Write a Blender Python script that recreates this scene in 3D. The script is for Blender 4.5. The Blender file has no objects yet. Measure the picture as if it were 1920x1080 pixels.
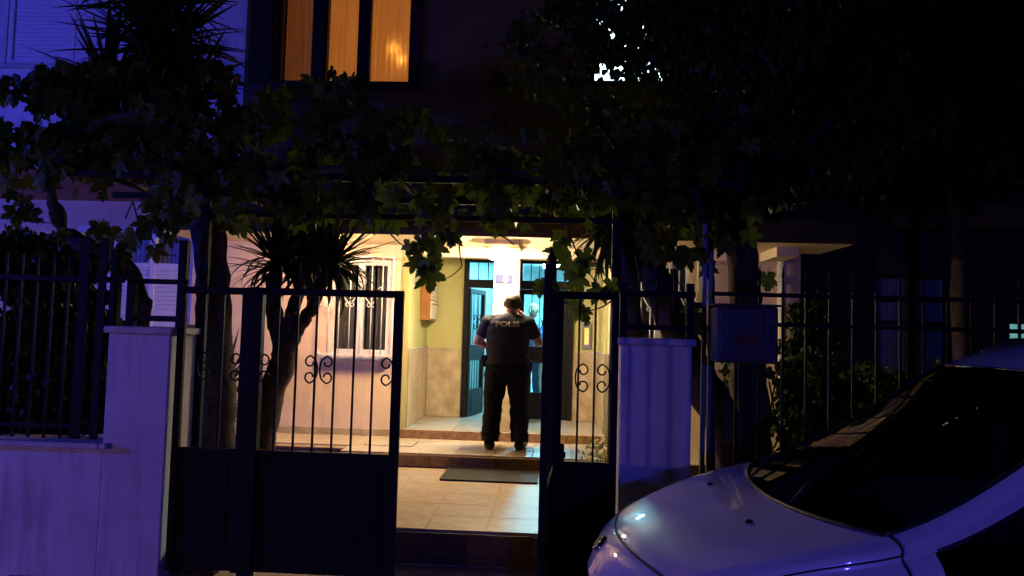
import bpy, bmesh, math, random
from mathutils import Vector, Matrix, Euler
from mathutils.bvhtree import BVHTree
random.seed(7)
R = math.radians
sc = bpy.context.scene
COL = sc.collection

# ------------------------------------------------------------------ camera, sky, light, exposure
CAM = Vector((0, 0, 1.72))
CROT = (Matrix.Rotation(R(3.0), 3, 'Z') @ Matrix.Rotation(R(93.2), 3, 'X') @ Matrix.Rotation(0.028, 3, 'Z'))
FPX = 1450.0
cam = bpy.data.cameras.new('camera'); cam.sensor_width = 36; cam.lens = 36 * FPX / 1920
cam.clip_start = 0.05; cam.clip_end = 3000
co = bpy.data.objects.new('camera', cam); COL.objects.link(co)
co.matrix_world = Matrix.Translation(CAM) @ CROT.to_4x4()
sc.camera = co

world = bpy.data.worlds.new('World'); sc.world = world; world.use_nodes = True
wn = world.node_tree.nodes; wl = world.node_tree.links
bg = wn['Background']
sky = wn.new('ShaderNodeTexSky'); sky.sky_type = 'NISHITA'; sky.sun_disc = False
sky.sun_elevation = R(-4); sky.sun_rotation = R(200)
wl.new(sky.outputs[0], bg.inputs[0]); bg.inputs[1].default_value = 0.012


def point_light(name, loc, color, power, radius):
    l = bpy.data.lights.new(name, 'POINT'); l.color = color; l.energy = power; l.shadow_soft_size = radius
    o = bpy.data.objects.new(name, l); COL.objects.link(o); o.location = loc
    return o


# assumed lights of an unseen patrol car in the street, left of and behind the photographer
point_light('assumed_beacon_blue', (-10.0, 3.0, 2.6), (0.035, 0.06, 1.0), 1300, 0.10)
point_light('assumed_beacon_blue', (1.2, -4.5, 2.4), (0.05, 0.06, 1.0), 460, 0.10)  # second blue lamp, added to light the car bonnet
point_light('assumed_tail_light', (-6.0, -1.6, 0.9), (1.0, 0.45, 0.45), 145, 0.12)  # assumed low red lamp, added for the purple tint of the street wall

sc.view_settings.view_transform = 'Standard'; sc.view_settings.look = 'None'
sc.view_settings.exposure = 0.0; sc.view_settings.gamma = 1.0
sc.cycles.use_denoising = True
sc.cycles.max_bounces = 8; sc.cycles.transparent_max_bounces = 24
sc.cycles.sample_clamp_indirect = 4.0


# ------------------------------------------------------------------ helpers
def at(px, py, Y):
    """the point of the vertical plane y = Y that the photograph shows at this pixel"""
    d = CROT @ Vector(((px - 960) / FPX, -(py - 540) / FPX, -1))
    return CAM + d * (Y / d.y)


MATS = {}


def mat(name, color, rough=0.7, var=0.12, scale=6.0, bump=0.0, bscale=40.0, metal=0.0, coat=0.0, spec=0.35, emit=None, estr=0.0, color2=None):
    if name in MATS: return MATS[name]
    m = bpy.data.materials.new(name); m.use_nodes = True
    nt = m.node_tree; n = nt.nodes; l = nt.links
    b = n['Principled BSDF']
    b.inputs['Roughness'].default_value = rough; b.inputs['Metallic'].default_value = metal
    b.inputs['Coat Weight'].default_value = coat; b.inputs['Coat Roughness'].default_value = 0.03
    b.inputs['Specular IOR Level'].default_value = spec
    tc = n.new('ShaderNodeTexCoord')
    nz = n.new('ShaderNodeTexNoise'); nz.inputs['Scale'].default_value = scale; nz.inputs['Detail'].default_value = 8
    nz.inputs['Roughness'].default_value = 0.65
    l.new(tc.outputs['Object'], nz.inputs['Vector'])
    cr = n.new('ShaderNodeValToRGB')
    c2 = color2 if color2 else tuple(max(0, c * (1 - 2.2 * var)) for c in color)
    cr.color_ramp.elements[0].position = 0.30; cr.color_ramp.elements[1].position = 0.72
    cr.color_ramp.elements[0].color = (*c2, 1)
    cr.color_ramp.elements[1].color = (*(min(1, c * (1 + 0.6 * var)) for c in color), 1)
    l.new(nz.outputs['Fac'], cr.inputs[0]); l.new(cr.outputs[0], b.inputs['Base Color'])
    if bump:
        nb = n.new('ShaderNodeTexNoise'); nb.inputs['Scale'].default_value = bscale; nb.inputs['Detail'].default_value = 5
        l.new(tc.outputs['Object'], nb.inputs['Vector'])
        bp = n.new('ShaderNodeBump'); bp.inputs['Strength'].default_value = bump; bp.inputs['Distance'].default_value = 0.01
        l.new(nb.outputs['Fac'], bp.inputs['Height']); l.new(bp.outputs[0], b.inputs['Normal'])
    if emit:
        b.inputs['Emission Color'].default_value = (*emit, 1); b.inputs['Emission Strength'].default_value = estr
    MATS[name] = m
    return m


def leaf_mat(name, color, color2, trans=0.45, rough=0.45):
    m = bpy.data.materials.new(name); m.use_nodes = True
    nt = m.node_tree; n = nt.nodes; l = nt.links
    b = n['Principled BSDF']; b.inputs['Roughness'].default_value = rough; b.inputs['Specular IOR Level'].default_value = 0.18
    out = n['Material Output']
    oi = n.new('ShaderNodeObjectInfo'); geo = n.new('ShaderNodeNewGeometry')
    ad = n.new('ShaderNodeMath'); ad.operation = 'ADD'
    l.new(oi.outputs['Random'], ad.inputs[0]); l.new(geo.outputs['Random Per Island'], ad.inputs[1])
    fr = n.new('ShaderNodeMath'); fr.operation = 'FRACT'; l.new(ad.outputs[0], fr.inputs[0])
    tc = n.new('ShaderNodeTexCoord'); nz = n.new('ShaderNodeTexNoise'); nz.inputs['Scale'].default_value = 30
    l.new(tc.outputs['Object'], nz.inputs['Vector'])
    mx = n.new('ShaderNodeMixRGB'); mx.inputs[1].default_value = (*color, 1); mx.inputs[2].default_value = (*color2, 1)
    a2 = n.new('ShaderNodeMath'); a2.operation = 'MULTIPLY_ADD'; a2.inputs[1].default_value = 0.5; 
    l.new(nz.outputs['Fac'], a2.inputs[0]); a3 = n.new('ShaderNodeMath'); a3.operation = 'MULTIPLY'; a3.inputs[1].default_value = 0.6
    l.new(fr.outputs[0], a3.inputs[0]); l.new(a3.outputs[0], a2.inputs[2])
    l.new(a2.outputs[0], mx.inputs[0]); l.new(mx.outputs[0], b.inputs['Base Color'])
    tr = n.new('ShaderNodeBsdfTranslucent'); l.new(mx.outputs[0], tr.inputs['Color'])
    ms = n.new('ShaderNodeMixShader'); ms.inputs[0].default_value = trans
    l.new(b.outputs[0], ms.inputs[1]); l.new(tr.outputs[0], ms.inputs[2]); l.new(ms.outputs[0], out.inputs['Surface'])
    MATS[name] = m
    return m


def glass_mat(name, tint, refl=0.45):
    m = bpy.data.materials.new(name); m.use_nodes = True
    nt = m.node_tree; n = nt.nodes; l = nt.links
    n.remove(n['Principled BSDF']); out = n['Material Output']
    t = n.new('ShaderNodeBsdfTransparent'); t.inputs[0].default_value = (*tint, 1)
    g = n.new('ShaderNodeBsdfGlossy'); g.inputs['Roughness'].default_value = 0.015
    ms = n.new('ShaderNodeMixShader')
    lw = n.new('ShaderNodeLayerWeight'); lw.inputs[0].default_value = 0.25
    cl = n.new('ShaderNodeMath'); cl.operation = 'MULTIPLY'; cl.inputs[1].default_value = refl
    l.new(lw.outputs['Fresnel'], cl.inputs[0]); l.new(cl.outputs[0], ms.inputs[0])
    l.new(t.outputs[0], ms.inputs[1]); l.new(g.outputs[0], ms.inputs[2]); l.new(ms.outputs[0], out.inputs['Surface'])
    MATS[name] = m
    return m


def emit_mat(name, color, strength, noise=0.0, scale=8.0, stretch=(1, 1, 1)):
    m = bpy.data.materials.new(name); m.use_nodes = True
    nt = m.node_tree; n = nt.nodes; l = nt.links
    b = n['Principled BSDF']; b.inputs['Base Color'].default_value = (*color, 1); b.inputs['Roughness'].default_value = 0.8
    b.inputs['Emission Color'].default_value = (*color, 1); b.inputs['Emission Strength'].default_value = strength
    if noise:
        tc = n.new('ShaderNodeTexCoord'); mp = n.new('ShaderNodeMapping'); mp.inputs['Scale'].default_value = stretch
        l.new(tc.outputs['Object'], mp.inputs['Vector'])
        nz = n.new('ShaderNodeTexNoise'); nz.inputs['Scale'].default_value = scale; nz.inputs['Detail'].default_value = 4
        l.new(mp.outputs[0], nz.inputs['Vector'])
        mr = n.new('ShaderNodeMapRange'); mr.inputs['To Min'].default_value = strength * (1 - noise); mr.inputs['To Max'].default_value = strength * (1 + noise)
        mr.inputs['From Min'].default_value = 0.3; mr.inputs['From Max'].default_value = 0.7
        l.new(nz.outputs['Fac'], mr.inputs['Value']); l.new(mr.outputs[0], b.inputs['Emission Strength'])
    MATS[name] = m
    return m


class MB:
    def __init__(self): self.v = []; self.f = []; self.sm = []

    def add(self, verts, faces, smooth=False):
        k = len(self.v); self.v += [Vector(p) for p in verts]
        self.f += [tuple(i + k for i in f) for f in faces]; self.sm += [smooth] * len(faces)
        return self

    def box(self, x0, x1, y0, y1, z0, z1, bev=0.0):
        if bev <= 0:
            v = [(x, y, z) for z in (z0, z1) for y in (y0, y1) for x in (x0, x1)]
            f = [(0, 2, 3, 1), (4, 5, 7, 6), (0, 1, 5, 4), (2, 6, 7, 3), (0, 4, 6, 2), (1, 3, 7, 5)]
            return self.add(v, f)
        b = min(bev, (x1 - x0) / 2.1, (y1 - y0) / 2.1, (z1 - z0) / 2.1)
        X = (x0, x1); Y = (y0, y1); Z = (z0, z1); S = (1, -1); v = []; idx = {}
        for i in (0, 1):
            for j in (0, 1):
                for k in (0, 1):
                    for a in range(3):
                        p = [X[i] + S[i] * b, Y[j] + S[j] * b, Z[k] + S[k] * b]
                        p[a] = (X[i], Y[j], Z[k])[a]
                        idx[i, j, k, a] = len(v); v.append(p)
        f = []
        for i in (0, 1):
            q = [idx[i, 0, 0, 0], idx[i, 1, 0, 0], idx[i, 1, 1, 0], idx[i, 0, 1, 0]]; f.append(tuple(q if i else q[::-1]))
            q = [idx[0, i, 0, 1], idx[1, i, 0, 1], idx[1, i, 1, 1], idx[0, i, 1, 1]]; f.append(tuple(q[::-1] if i else q))
            q = [idx[0, 0, i, 2], idx[1, 0, i, 2], idx[1, 1, i, 2], idx[0, 1, i, 2]]; f.append(tuple(q if i else q[::-1]))
        for j in (0, 1):
            for k in (0, 1):
                f.append((idx[0, j, k, 1], idx[1, j, k, 1], idx[1, j, k, 2], idx[0, j, k, 2]))
                f.append((idx[j, 0, k, 0], idx[j, 1, k, 0], idx[j, 1, k, 2], idx[j, 0, k, 2]))
                f.append((idx[j, k, 0, 0], idx[j, k, 1, 0], idx[j, k, 1, 1], idx[j, k, 0, 1]))
                for i in (0, 1): pass
        for i in (0, 1):
            for j in (0, 1):
                for k in (0, 1): f.append((idx[i, j, k, 0], idx[i, j, k, 1], idx[i, j, k, 2]))
        return self.add(v, f)

    def tube(self, pts, r, seg=6, flat=1.0, caps=True):
        """sweep of a circle (radius r, one number or one for each point) along a polyline"""
        pts = [Vector(p) for p in pts]; n = len(pts)
        rr = r if isinstance(r, (list, tuple)) else [r] * n
        t0 = (pts[1] - pts[0]).normalized()
        u = t0.cross(Vector((0, 0, 1)))
        if u.length < 0.05: u = t0.cross(Vector((0, 1, 0)))
        u.normalize(); v = []; f = []
        for i, p in enumerate(pts):
            t = (pts[min(i + 1, n - 1)] - pts[max(i - 1, 0)]).normalized()
            u = (u - t * u.dot(t)).normalized(); w = t.cross(u)
            for s in range(seg):
                a = 2 * math.pi * s / seg
                v.append(p + (u * math.cos(a) + w * math.sin(a) * flat) * rr[i])
        for i in range(n - 1):
            for s in range(seg):
                a = i * seg + s; b = i * seg + (s + 1) % seg
                f.append((a, b, b + seg, a + seg))
        if caps:
            f.append(tuple(range(seg))[::-1]); f.append(tuple((n - 1) * seg + s for s in range(seg)))
        return self.add(v, f, True)

    def lathe(self, c, prof, seg=24, axis='Z'):
        v = []; f = []
        for r, h in prof:
            for s in range(seg):
                a = 2 * math.pi * s / seg
                p = (r * math.cos(a), r * math.sin(a), h)
                if axis == 'Y': p = (p[0], p[2], p[1])
                if axis == 'X': p = (p[2], p[0], p[1])
                v.append(Vector(c) + Vector(p))
        for i in range(len(prof) - 1):
            for s in range(seg):
                a = i * seg + s; b = i * seg + (s + 1) % seg
                f.append((a, b, b + seg, a + seg))
        return self.add(v, f, True)

    def grid(self, P, smooth=True):
        nu = len(P); nv = len(P[0]); f = []
        for i in range(nu - 1):
            for j in range(nv - 1):
                a = i * nv + j; f.append((a, a + nv, a + nv + 1, a + 1))
        return self.add([p for row in P for p in row], f, smooth)

    def mesh(self, name, off=Vector((0, 0, 0))):
        m = bpy.data.meshes.new(name); m.from_pydata([tuple(p - off) for p in self.v], [], self.f)
        m.polygons.foreach_set('use_smooth', self.sm); m.update()
        return m

    def build(self, name, material, parent=None, fixn=False):
        off = Vector(parent['_w']) if parent is not None else Vector((0, 0, 0))
        m = self.mesh(name, off)
        if fixn:
            bm = bmesh.new(); bm.from_mesh(m); bmesh.ops.recalc_face_normals(bm, faces=bm.faces); bm.to_mesh(m); bm.free()
        if material: m.materials.append(material)
        o = bpy.data.objects.new(name, m); COL.objects.link(o)
        if parent is not None: o.parent = parent
        o['_w'] = tuple(off)
        return o


def tag(o, label=None, cat=None, group=None, kind=None):
    if label: o['label'] = label
    if cat: o['category'] = cat
    if group: o['group'] = group
    if kind: o['kind'] = kind
    return o


def thing(name, loc, label, cat, group=None):
    o = bpy.data.objects.new(name, None); COL.objects.link(o); o.location = loc; o['_w'] = tuple(loc)
    o.empty_display_size = 0.1
    return tag(o, label, cat, group)


def inst(name, mesh, parent, loc, rot=None, scale=None, mtx=None):
    """one more object on a shared mesh; loc is in world space"""
    o = bpy.data.objects.new(name, mesh); COL.objects.link(o)
    off = Vector(parent['_w']) if parent is not None else Vector((0, 0, 0))
    if parent is not None: o.parent = parent
    if mtx is not None:
        o.matrix_local = Matrix.Translation(Vector(loc) - off) @ mtx
    else:
        o.location = Vector(loc) - off
        if rot: o.rotation_euler = rot
        if scale: o.scale = scale
    return o


def struct(name, mb, m, parent=None):
    o = mb.build(name, m, parent)
    if parent is None: o['kind'] = 'structure'
    return o


def bez(pts, n=6):
    """smooth polyline through the points (Catmull-Rom)"""
    P = [Vector(p) for p in pts]; out = []
    for i in range(len(P) - 1):
        a = P[max(i - 1, 0)]; b = P[i]; c = P[i + 1]; d = P[min(i + 2, len(P) - 1)]
        for k in range(n):
            t = k / n
            out.append(0.5 * ((2 * b) + (c - a) * t + (2 * a - 5 * b + 4 * c - d) * t * t + (3 * b - a - 3 * c + d) * t ** 3))
    out.append(P[-1])
    return out


def scroll(cx, cz, w, h, side, y, turns=1.25, n=26):
    """a C scroll in an x-z plane: a bow whose two ends curl inwards; side +1 opens to +x"""
    pts = []; r0 = h * 0.235
    for k in range(n):                                   # upper curl, from its eye outwards
        a = k / (n - 1); ang = R(-20) + (1 - a) * turns * -2 * math.pi * 0.62 + R(110)
        rad = r0 * (0.35 + 0.65 * a)
        pts.append((w * 0.55 + rad * math.cos(ang), h / 2 - r0 + rad * math.sin(ang)))
    top = pts
    bow = [(w * 0.16, h * 0.36), (0.0, h * 0.12), (0.0, -h * 0.12), (w * 0.16, -h * 0.36)]
    low = [(x, -z) for x, z in reversed(top)]
    allp = top + bow + low
    return bez([(cx + side * x, y, cz + z) for x, z in allp], 2)


def text_mesh(s, size, extrude=0.0, offset=0.0):
    cu = bpy.data.curves.new('lettering', 'FONT'); cu.body = s; cu.size = size; cu.align_x = 'CENTER'; cu.align_y = 'CENTER'
    cu.extrude = extrude; cu.offset = offset; cu.resolution_u = 3
    o = bpy.data.objects.new('lettering', cu); COL.objects.link(o)
    dg = bpy.context.evaluated_depsgraph_get()
    me = bpy.data.meshes.new_from_object(o.evaluated_get(dg))
    bpy.data.objects.remove(o); bpy.data.curves.remove(cu)
    return me


# ------------------------------------------------------------------ materials
M_cream = mat('cream_plaster', (0.80, 0.62, 0.42), 0.85, 0.07, 3.0, 0.25, 120)
M_white = mat('white_plaster', (0.72, 0.70, 0.70), 0.85, 0.10, 2.2, 0.35, 150)
M_wallstreet = mat('street_wall_paint', (0.66, 0.62, 0.62), 0.8, 0.10, 1.6, 0.3, 170)


def weather(m, dirt, amount=0.6):
    """rain streaks and blotches of grime over a painted wall"""
    nt = m.node_tree; n = nt.nodes; l = nt.links; b = n['Principled BSDF']
    src = b.inputs['Base Color'].links[0].from_socket
    tc = n.new('ShaderNodeTexCoord'); mp = n.new('ShaderNodeMapping'); mp.inputs['Scale'].default_value = (9, 9, 0.7)
    l.new(tc.outputs['Object'], mp.inputs['Vector'])
    a = n.new('ShaderNodeTexNoise'); a.inputs['Scale'].default_value = 1.6; a.inputs['Detail'].default_value = 9; l.new(mp.outputs[0], a.inputs['Vector'])
    c = n.new('ShaderNodeTexNoise'); c.inputs['Scale'].default_value = 1.3; c.inputs['Detail'].default_value = 10; c.inputs['Roughness'].default_value = 0.7; l.new(tc.outputs['Object'], c.inputs['Vector'])
    mu = n.new('ShaderNodeMath'); mu.operation = 'MULTIPLY'; l.new(a.outputs['Fac'], mu.inputs[0]); l.new(c.outputs['Fac'], mu.inputs[1])
    r = n.new('ShaderNodeMapRange'); r.inputs['From Min'].default_value = 0.24; r.inputs['From Max'].default_value = 0.40; r.inputs['To Max'].default_value = amount
    l.new(mu.outputs[0], r.inputs['Value'])
    mx = n.new('ShaderNodeMixRGB'); mx.inputs[2].default_value = (*dirt, 1); l.new(r.outputs[0], mx.inputs[0]); l.new(src, mx.inputs[1]); l.new(mx.outputs[0], b.inputs['Base Color'])


weather(M_wallstreet, (0.25, 0.22, 0.20), 0.55); weather(M_white, (0.3, 0.27, 0.25), 0.4); weather(M_cream, (0.5, 0.36, 0.25), 0.3)
M_yellow = mat('yellow_paint', (0.50, 0.47, 0.18), 0.6, 0.04, 2.5, 0.15, 90)
M_ceil = mat('ceiling_paint', (0.86, 0.74, 0.50), 0.9, 0.04, 2.0)
M_terra = mat('terracotta_render', (0.34, 0.15, 0.06), 0.9, 0.12, 3.0, 0.3, 100)
M_brownfac = mat('brown_render', (0.15, 0.095, 0.035), 0.92, 0.15, 2.5, 0.3, 90)
M_marble = mat('beige_marble', (0.54, 0.44, 0.28), 0.28, 0.16, 5.0, 0.0, color2=(0.32, 0.23, 0.12))
M_marblefloor = mat('pale_marble', (0.38, 0.36, 0.31), 0.22, 0.12, 6.0)
M_riser = mat('brown_marble', (0.34, 0.19, 0.085), 0.45, 0.25, 18.0, color2=(0.14, 0.07, 0.03))
M_tile = mat('travertine_tile', (0.43, 0.325, 0.225), 0.42, 0.16, 9.0, 0.1, 60)
M_tile2 = mat('terrace_tile', (0.45, 0.37, 0.27), 0.35, 0.12, 7.0, 0.1, 60)
M_grout = mat('grout', (0.36, 0.275, 0.19), 0.9, 0.2, 20)
M_concrete = mat('concrete', (0.42, 0.34, 0.27), 0.9, 0.2, 8, 0.3, 60)
M_asphalt = mat('asphalt', (0.05, 0.05, 0.052), 0.9, 0.25, 20, 0.5, 150)
M_soil = mat('soil', (0.045, 0.032, 0.022), 1.0, 0.4, 14, 0.8, 40)
M_iron = mat('black_iron', (0.009, 0.009, 0.010), 0.6, 0.2, 12, 0.15, 70, spec=0.12)
M_doorpaint = mat('black_door_paint', (0.010, 0.010, 0.010), 0.55, 0.15, 10, spec=0.12)
M_whitemetal = mat('white_window_paint', (0.75, 0.73, 0.70), 0.45, 0.06, 8)
M_coping = mat('marble_coping', (0.55, 0.53, 0.52), 0.5, 0.2, 14, 0.15, 40)
M_bark = mat('bark', (0.085, 0.058, 0.042), 0.95, 0.35, 16, 0.9, 38)
M_vinebark = mat('vine_bark', (0.075, 0.05, 0.038), 0.95, 0.35, 22, 0.9, 45)
M_rubber = mat('rubber', (0.012, 0.012, 0.012), 0.75, 0.2, 60, 0.5, 220)
M_wood = mat('varnished_wood', (0.40, 0.17, 0.055), 0.4, 0.15, 10)
M_paper = mat('paper', (0.72, 0.66, 0.52), 0.8, 0.06, 20)
M_steel = mat('brushed_steel', (0.45, 0.42, 0.36), 0.35, 0.1, 30, metal=0.7)
M_gunmetal = mat('cabinet_grey', (0.055, 0.058, 0.06), 0.55, 0.2, 6, 0.1, 40)
M_hall = mat('hall_paint', (0.62, 0.72, 0.74), 0.6, 0.04, 2)
M_dark = mat('dark_interior', (0.02, 0.02, 0.022), 0.8, 0.1, 5)
M_leaf = leaf_mat('grape_leaf', (0.035, 0.070, 0.006), (0.085, 0.120, 0.010), 0.40)
M_leaf2 = leaf_mat('tree_leaf', (0.016, 0.040, 0.004), (0.045, 0.07, 0.007), 0.30)
M_yucca = leaf_mat('yucca_leaf', (0.018, 0.036, 0.005), (0.04, 0.062, 0.008), 0.12, 0.45)
M_vari = leaf_mat('variegated_leaf', (0.05, 0.09, 0.03), (0.55, 0.52, 0.30), 0.25)
M_glass = glass_mat('window_glass', (0.92, 0.95, 0.95))
M_carglass = glass_mat('car_glass', (0.16, 0.18, 0.18), 0.9)
M_curtain = emit_mat('lit_orange_curtain', (0.62, 0.19, 0.028), 0.46, 0.16, 5.0, (4, 4, 0.25))
M_curtain_dim = emit_mat('dim_orange_curtain', (0.60, 0.18, 0.03), 0.13, 0.25, 5.0, (4, 4, 0.25))
M_sheer = mat('grey_curtain', (0.14, 0.13, 0.14), 0.9, 0.2, 5)
M_paint = mat('white_car_paint', (0.60, 0.60, 0.63), 0.3, 0.015, 3, coat=1.0)
M_chrome = mat('chrome', (0.75, 0.75, 0.75), 0.08, 0.02, 5, metal=1.0)
M_blackplastic = mat('black_plastic', (0.012, 0.012, 0.013), 0.5, 0.1, 20)

# ------------------------------------------------------------------ ground, road, pavement, terraces
ZR = -0.10
struct('ground', MB().box(-400, 400, -400, 900, -0.6, ZR - 0.02), M_asphalt)
struct('road', MB().box(-60, 60, -6, 4.62, ZR - 0.015, ZR), M_asphalt)
pv = struct('pavement', MB().box(-60, 60, 4.76, 5.829, ZR - 0.01, -0.045), M_concrete)
slab = MB().box(-0.246, 0.246, -0.246, 0.246, -0.03, 0.0, 0.004).mesh('paving_slab'); slab.materials.append(M_concrete)
for i in range(-7, 4):
    for j in range(2):
        inst('paving_slab', slab, pv, (i * 0.5 + 0.1, 5.05 + j * 0.5, -0.033 + random.uniform(-0.002, 0.002)), (0, 0, random.choice((0, math.pi))))
kb = bpy.data.objects.new('kerb', None); COL.objects.link(kb); kb['_w'] = (0, 0, 0); kb['kind'] = 'structure'
ks = MB().box(-0.395, 0.395, 4.62, 4.755, ZR - 0.01, -0.02, 0.012).mesh('kerb_stone'); ks.materials.append(M_concrete)
for i in range(-9, 10): inst('kerb_stone', ks, kb, (i * 0.8, 0, random.uniform(-0.003, 0.003)))

# lower terrace behind the gate
lt = struct('lower_terrace', MB().box(-2.30, 0.98, 5.85, 8.43, -0.05, 0.205), M_grout)
tl = MB().box(-0.2303, 0.2303, -0.2139, 0.2139, -0.02, 0.0, 0.0015).mesh('floor_tile'); tl.materials.append(M_tile)
for i in range(7):
    for j in range(6):
        inst('floor_tile', tl, lt, (-2.066 + i * 0.4615, 6.078 + j * 0.4285, 0.2205 + random.uniform(-0.0012, 0.0012)), (R(random.uniform(-.04, .04)), R(random.uniform(-.04, .04)), random.choice((0, math.pi))))
for i in range(3):
    MB().box(-2.29 + i * 1.09, -1.205 + i * 1.09, 5.83, 5.848, -0.03, 0.2, 0.002).build('riser_slab', mat('shaded_riser_stone', (0.10, 0.055, 0.03), 0.5, 0.3, 16), lt)  # darker copy of the riser stone, shade of the lower step put into its colour
# upper terrace
ut = struct('upper_terrace', MB().box(-2.25, 2.9, 8.43, 9.68, 0.0, 0.355).box(-5.2, -2.25, 8.72, 9.68, 0.0, 0.354), M_grout)
t2 = MB().box(-0.2085, 0.2085, -0.2035, 0.2035, -0.02, 0.0, 0.003).mesh('terrace_tile'); t2.materials.append(M_tile2)
for i in range(19):
    for j in range(3):
        x = -5.0 + i * 0.42; y = 8.635 + j * 0.412
        if x < -2.3 and j == 0: continue
        if x - 0.21 > 0.72: continue
        if -2.45 < x < -1.75 and False: continue
        inst('floor_tile', t2, ut, (x, y, 0.370 + random.uniform(-0.0012, 0.0012)), (R(random.uniform(-.04, .04)), R(random.uniform(-.04, .04)), random.choice((0, math.pi))))
for i in range(4):
    MB().box(-2.25 + i * 0.97, -2.25 + i * 0.97 + 0.966, 8.405, 8.43, 0.2225, 0.352, 0.003).build('riser_slab', M_riser, ut)
for i in range(3):
    MB().box(-5.15 + i * 0.965, -5.15 + i * 0.965 + 0.961, 8.695, 8.72, 0.15, 0.352, 0.003).build('riser_slab', M_riser, ut)
# porch floor
pf = struct('porch_floor', MB().box(-1.80, 0.68, 9.56, 11.12, 0.3, 0.46), M_grout)
t3 = MB().box(-0.308, 0.308, -0.26, 0.26, -0.02, 0.0, 0.003).mesh('marble_slab'); t3.materials.append(M_marblefloor)
for i in range(4):
    for j in range(3):
        inst('marble_slab', t3, pf, (-1.49 + i * 0.62, 9.80 + j * 0.523, 0.4755 + random.uniform(-0.0008, 0.0008)), (0, 0, random.choice((0, math.pi))))
for i in range(3):
    MB().box(-1.86 + i * 0.862, -1.86 + i * 0.862 + 0.859, 9.522, 9.56, 0.372, 0.478, 0.004).build('riser_slab', M_riser, pf)
# planting beds
struct('garden_soil', MB().box(-9.5, -2.302, 5.36, 8.694, -0.05, 0.18).box(0.982, 6.0, 5.36, 8.429, -0.05, 0.16), M_soil)

# ------------------------------------------------------------------ apartment building
bl = thing('apartment_building', (-0.5, 9.7, 0.0), 'apartment building with lit porch and projecting brown upper storey', 'building')


def wall_holes(mb, x0, x1, z0, z1, y0, y1, holes):
    xs = sorted({x0, x1, *[h[0] for h in holes], *[h[1] for h in holes]}); zs = sorted({z0, z1, *[h[2] for h in holes], *[h[3] for h in holes]})
    for i in range(len(xs) - 1):
        for k in range(len(zs) - 1):
            cx = (xs[i] + xs[i + 1]) / 2; cz = (zs[k] + zs[k + 1]) / 2
            if any(h[0] < cx < h[1] and h[2] < cz < h[3] for h in holes): continue
            mb.box(xs[i], xs[i + 1], y0, y1, zs[k], zs[k + 1])
    return mb


W1 = (-2.84, -2.02, 1.36, 2.58); W3 = (-6.2, -4.62, 1.25, 2.93); WR = (0.92, 1.72, 1.4, 2.62)
wall_holes(MB(), -9.0, -1.805, 0.0, 3.26, 9.68, 9.92, [W1, W3]).build('wall', M_cream, bl)
wall_holes(MB(), 0.72, 3.05, 0.0, 2.80, 9.68, 9.92, [WR]).build('wall', M_cream, bl)
MB().box(2.98, 3.05, 9.921, 16, 0, 2.8).build('wall', M_cream, bl)
MB().box(-9.0, -1.9, 9.64, 9.68, 0.3725, 0.455, 0.004).build('skirting', M_marble, bl)
# left bay: terracotta band and pale wall above it
MB().box(-9.0, -3.722, 9.58, 9.92, 3.262, 3.66, 0.01).build('storey_band', M_terra, bl)
W4 = (-7.3, -5.55, 5.05, 6.6)
wall_holes(MB(), -9.0, -3.722, 3.662, 9.0, 9.68, 9.92, [W4]).build('wall', M_white, bl)
# projecting upper storey
U1 = (-3.36, -1.70, 4.56, 6.4)
pa = at(1105, 175, 8.85); pb = at(1262, 175, 8.85)
U2 = (pa.x, pb.x, 4.60, 6.3)
pc = at(1325, 110, 8.85); pd = at(1385, 110, 8.85)
U3 = (pc.x, pd.x, 4.95, 5.6)
wall_holes(MB(), -3.72, 3.3, 2.995, 9.0, 8.85, 9.05, [U1, U2, U3]).build('wall', M_brownfac, bl)
MB().box(3.1, 3.298, 9.051, 16, 2.995, 9.0).build('wall', M_brownfac, bl)
MB().box(-3.72, -3.55, 9.051, 9.68, 2.995, 9.0).build('wall', M_brownfac, bl)
MB().box(-4.62, 3.3, 8.60, 9.675, 2.802, 2.993).box(-1.80, 0.72, 9.676, 11.3, 2.802, 2.993).build('overhang_slab', M_brownfac, bl)
MB().box(-4.60, 3.28, 8.61, 9.678, 2.772, 2.80).box(-1.80, 0.718, 9.679, 11.12, 2.772, 2.80).build('soffit', M_ceil, bl)
MB().box(-0.80, -0.40, 8.86, 9.679, 2.72, 2.771, 0.006).build('ceiling_beam', M_ceil, bl)
MB().box(-4.62, 3.3, 8.57, 8.599, 2.772, 3.02, 0.004).build('fascia', M_brownfac, bl)
# right end of the soffit: two drop beams
MB().box(2.55, 2.8, 8.95, 9.67, 2.66, 2.771, 0.004).build('ceiling_beam', M_ceil, bl)
MB().box(-1.803, 0.719, 9.682, 9.90, 2.635, 2.771, 0.003).build('lintel', M_cream, bl)
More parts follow.
